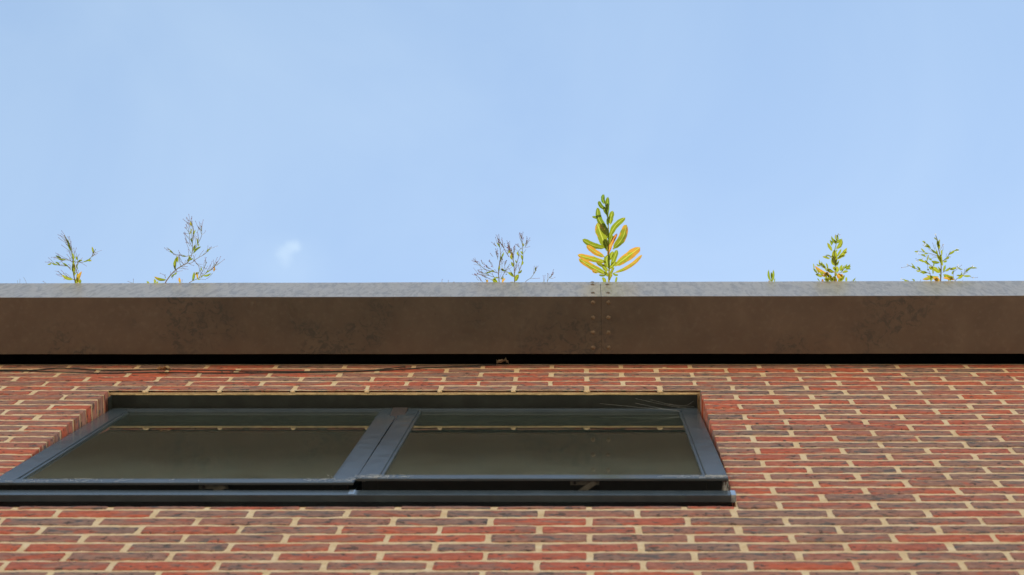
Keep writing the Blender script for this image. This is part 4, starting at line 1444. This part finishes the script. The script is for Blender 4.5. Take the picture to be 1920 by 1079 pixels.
for b, t, w, age, hue in [
        ((800, 340), (770, 200), 52, 0.05, 0.4), ((765, 340), (765, 230), 36, 0, 0.3), ((640, 370), (550, 265), 46, 0, 0.2), ((760, 470), (640, 370), 44, 0, 0.3), ((820, 600), (750, 470), 66, 0.15, 0.6), ((860, 680), (830, 460), 64, 0.05, 0.6), ((845, 470), (850, 380), 38, 0.1, 0.5),
        ((550, 515), (450, 475), 40, 0.1, 0.5), ((660, 580), (600, 545), 34, 0, 0.3), ((805, 620), (650, 590), 62, 0, 0.5), ((870, 610), (945, 585), 44, 0, 0.4), ((965, 470), (1090, 390), 46, 0, 0.35), ((925, 530), (985, 515), 28, 0, 0.4), ((520, 610), (410, 560), 48, 0.1, 0.6),
        ((600, 660), (500, 590), 46, 0.05, 0.6), ((690, 690), (700, 610), 30, 0, 0.1), ((810, 810), (640, 690), 90, 0.1, 0.75), ((690, 740), (600, 690), 60, 0.1, 0.7), ((680, 830), (670, 740), 34, 0, 0.3), ((360, 735), (280, 690), 46, 0, 0.3), ((450, 770), (380, 690), 34, 0, 0.1),
        ((580, 810), (440, 800), 50, 0, 0.4), ((790, 880), (550, 850), 50, 0.2, 0.7), ((690, 890), (485, 930), 66, 0.45, 0.7), ((810, 950), (680, 890), 90, 0.85, 0.5), ((870, 840), (1060, 930), 100, 0.42, 0.8), ((1080, 940), (860, 900), 60, 0.85, 0.6), ((870, 780), (910, 660), 46, 0, 0.3),
        ((900, 780), (1000, 705), 38, 0.2, 0.4), ((990, 750), (1120, 720), 52, 0.15, 0.6), ((1030, 840), (1075, 770), 40, 0, 0.5), ((1135, 915), (1240, 840), 54, 0.05, 0.7), ((1270, 800), (1400, 700), 42, 0, 0.2), ((1240, 865), (1380, 865), 44, 0, 0.4), ((1200, 860), (1110, 850), 34, 0.1, 0.8),
        ((650, 960), (640, 850), 50, 0.1, 0.9), ((600, 760), (580, 740), 40, 0.1, 0.3), ((760, 960), (730, 900), 70, 0.95, 0.5), ((240, 968), (130, 915), 30, 0, 0.4), ((345, 968), (300, 920), 26, 0, 0.2), ((830, 900), (790, 830), 40, 0.4, 0.7), ((1000, 960), (1040, 880), 40, 0.2, 0.9), ((970, 960), (965, 930), 30, 0.3, 0.3)]:
    p.leaf(b, t, w, age, hue)
for c in [(725, 100), (535, 265), (520, 285), (395, 420), (390, 445), (425, 470), (375, 590), (205, 660), (270, 700), (1115, 375), (1130, 400), (1140, 670), (1135, 705), (1410, 690), (1425, 900), (100, 922), (870, 290), (495, 540)]:
    p.tuft(c, random.uniform(3.5, 6.0))
p.done(MAT_WSTEM)

# --- stray tips at the lip
p = Plant('dry_stalk', 'few hair-thin dry stalks at the far left of the lip', 'plant', 0, 380, 3.37, (120, 510), lean=42, depth=0.004)
p.branch([(112, 516), (110, 490)], 0.7, 0.4, root=True)
p.branch([(125, 516), (126, 480)], 0.7, 0.4, root=True)
p.branch([(168, 516), (160, 490), (148, 470)], 0.7, 0.4, root=True)
p.done(MAT_WSTEM)
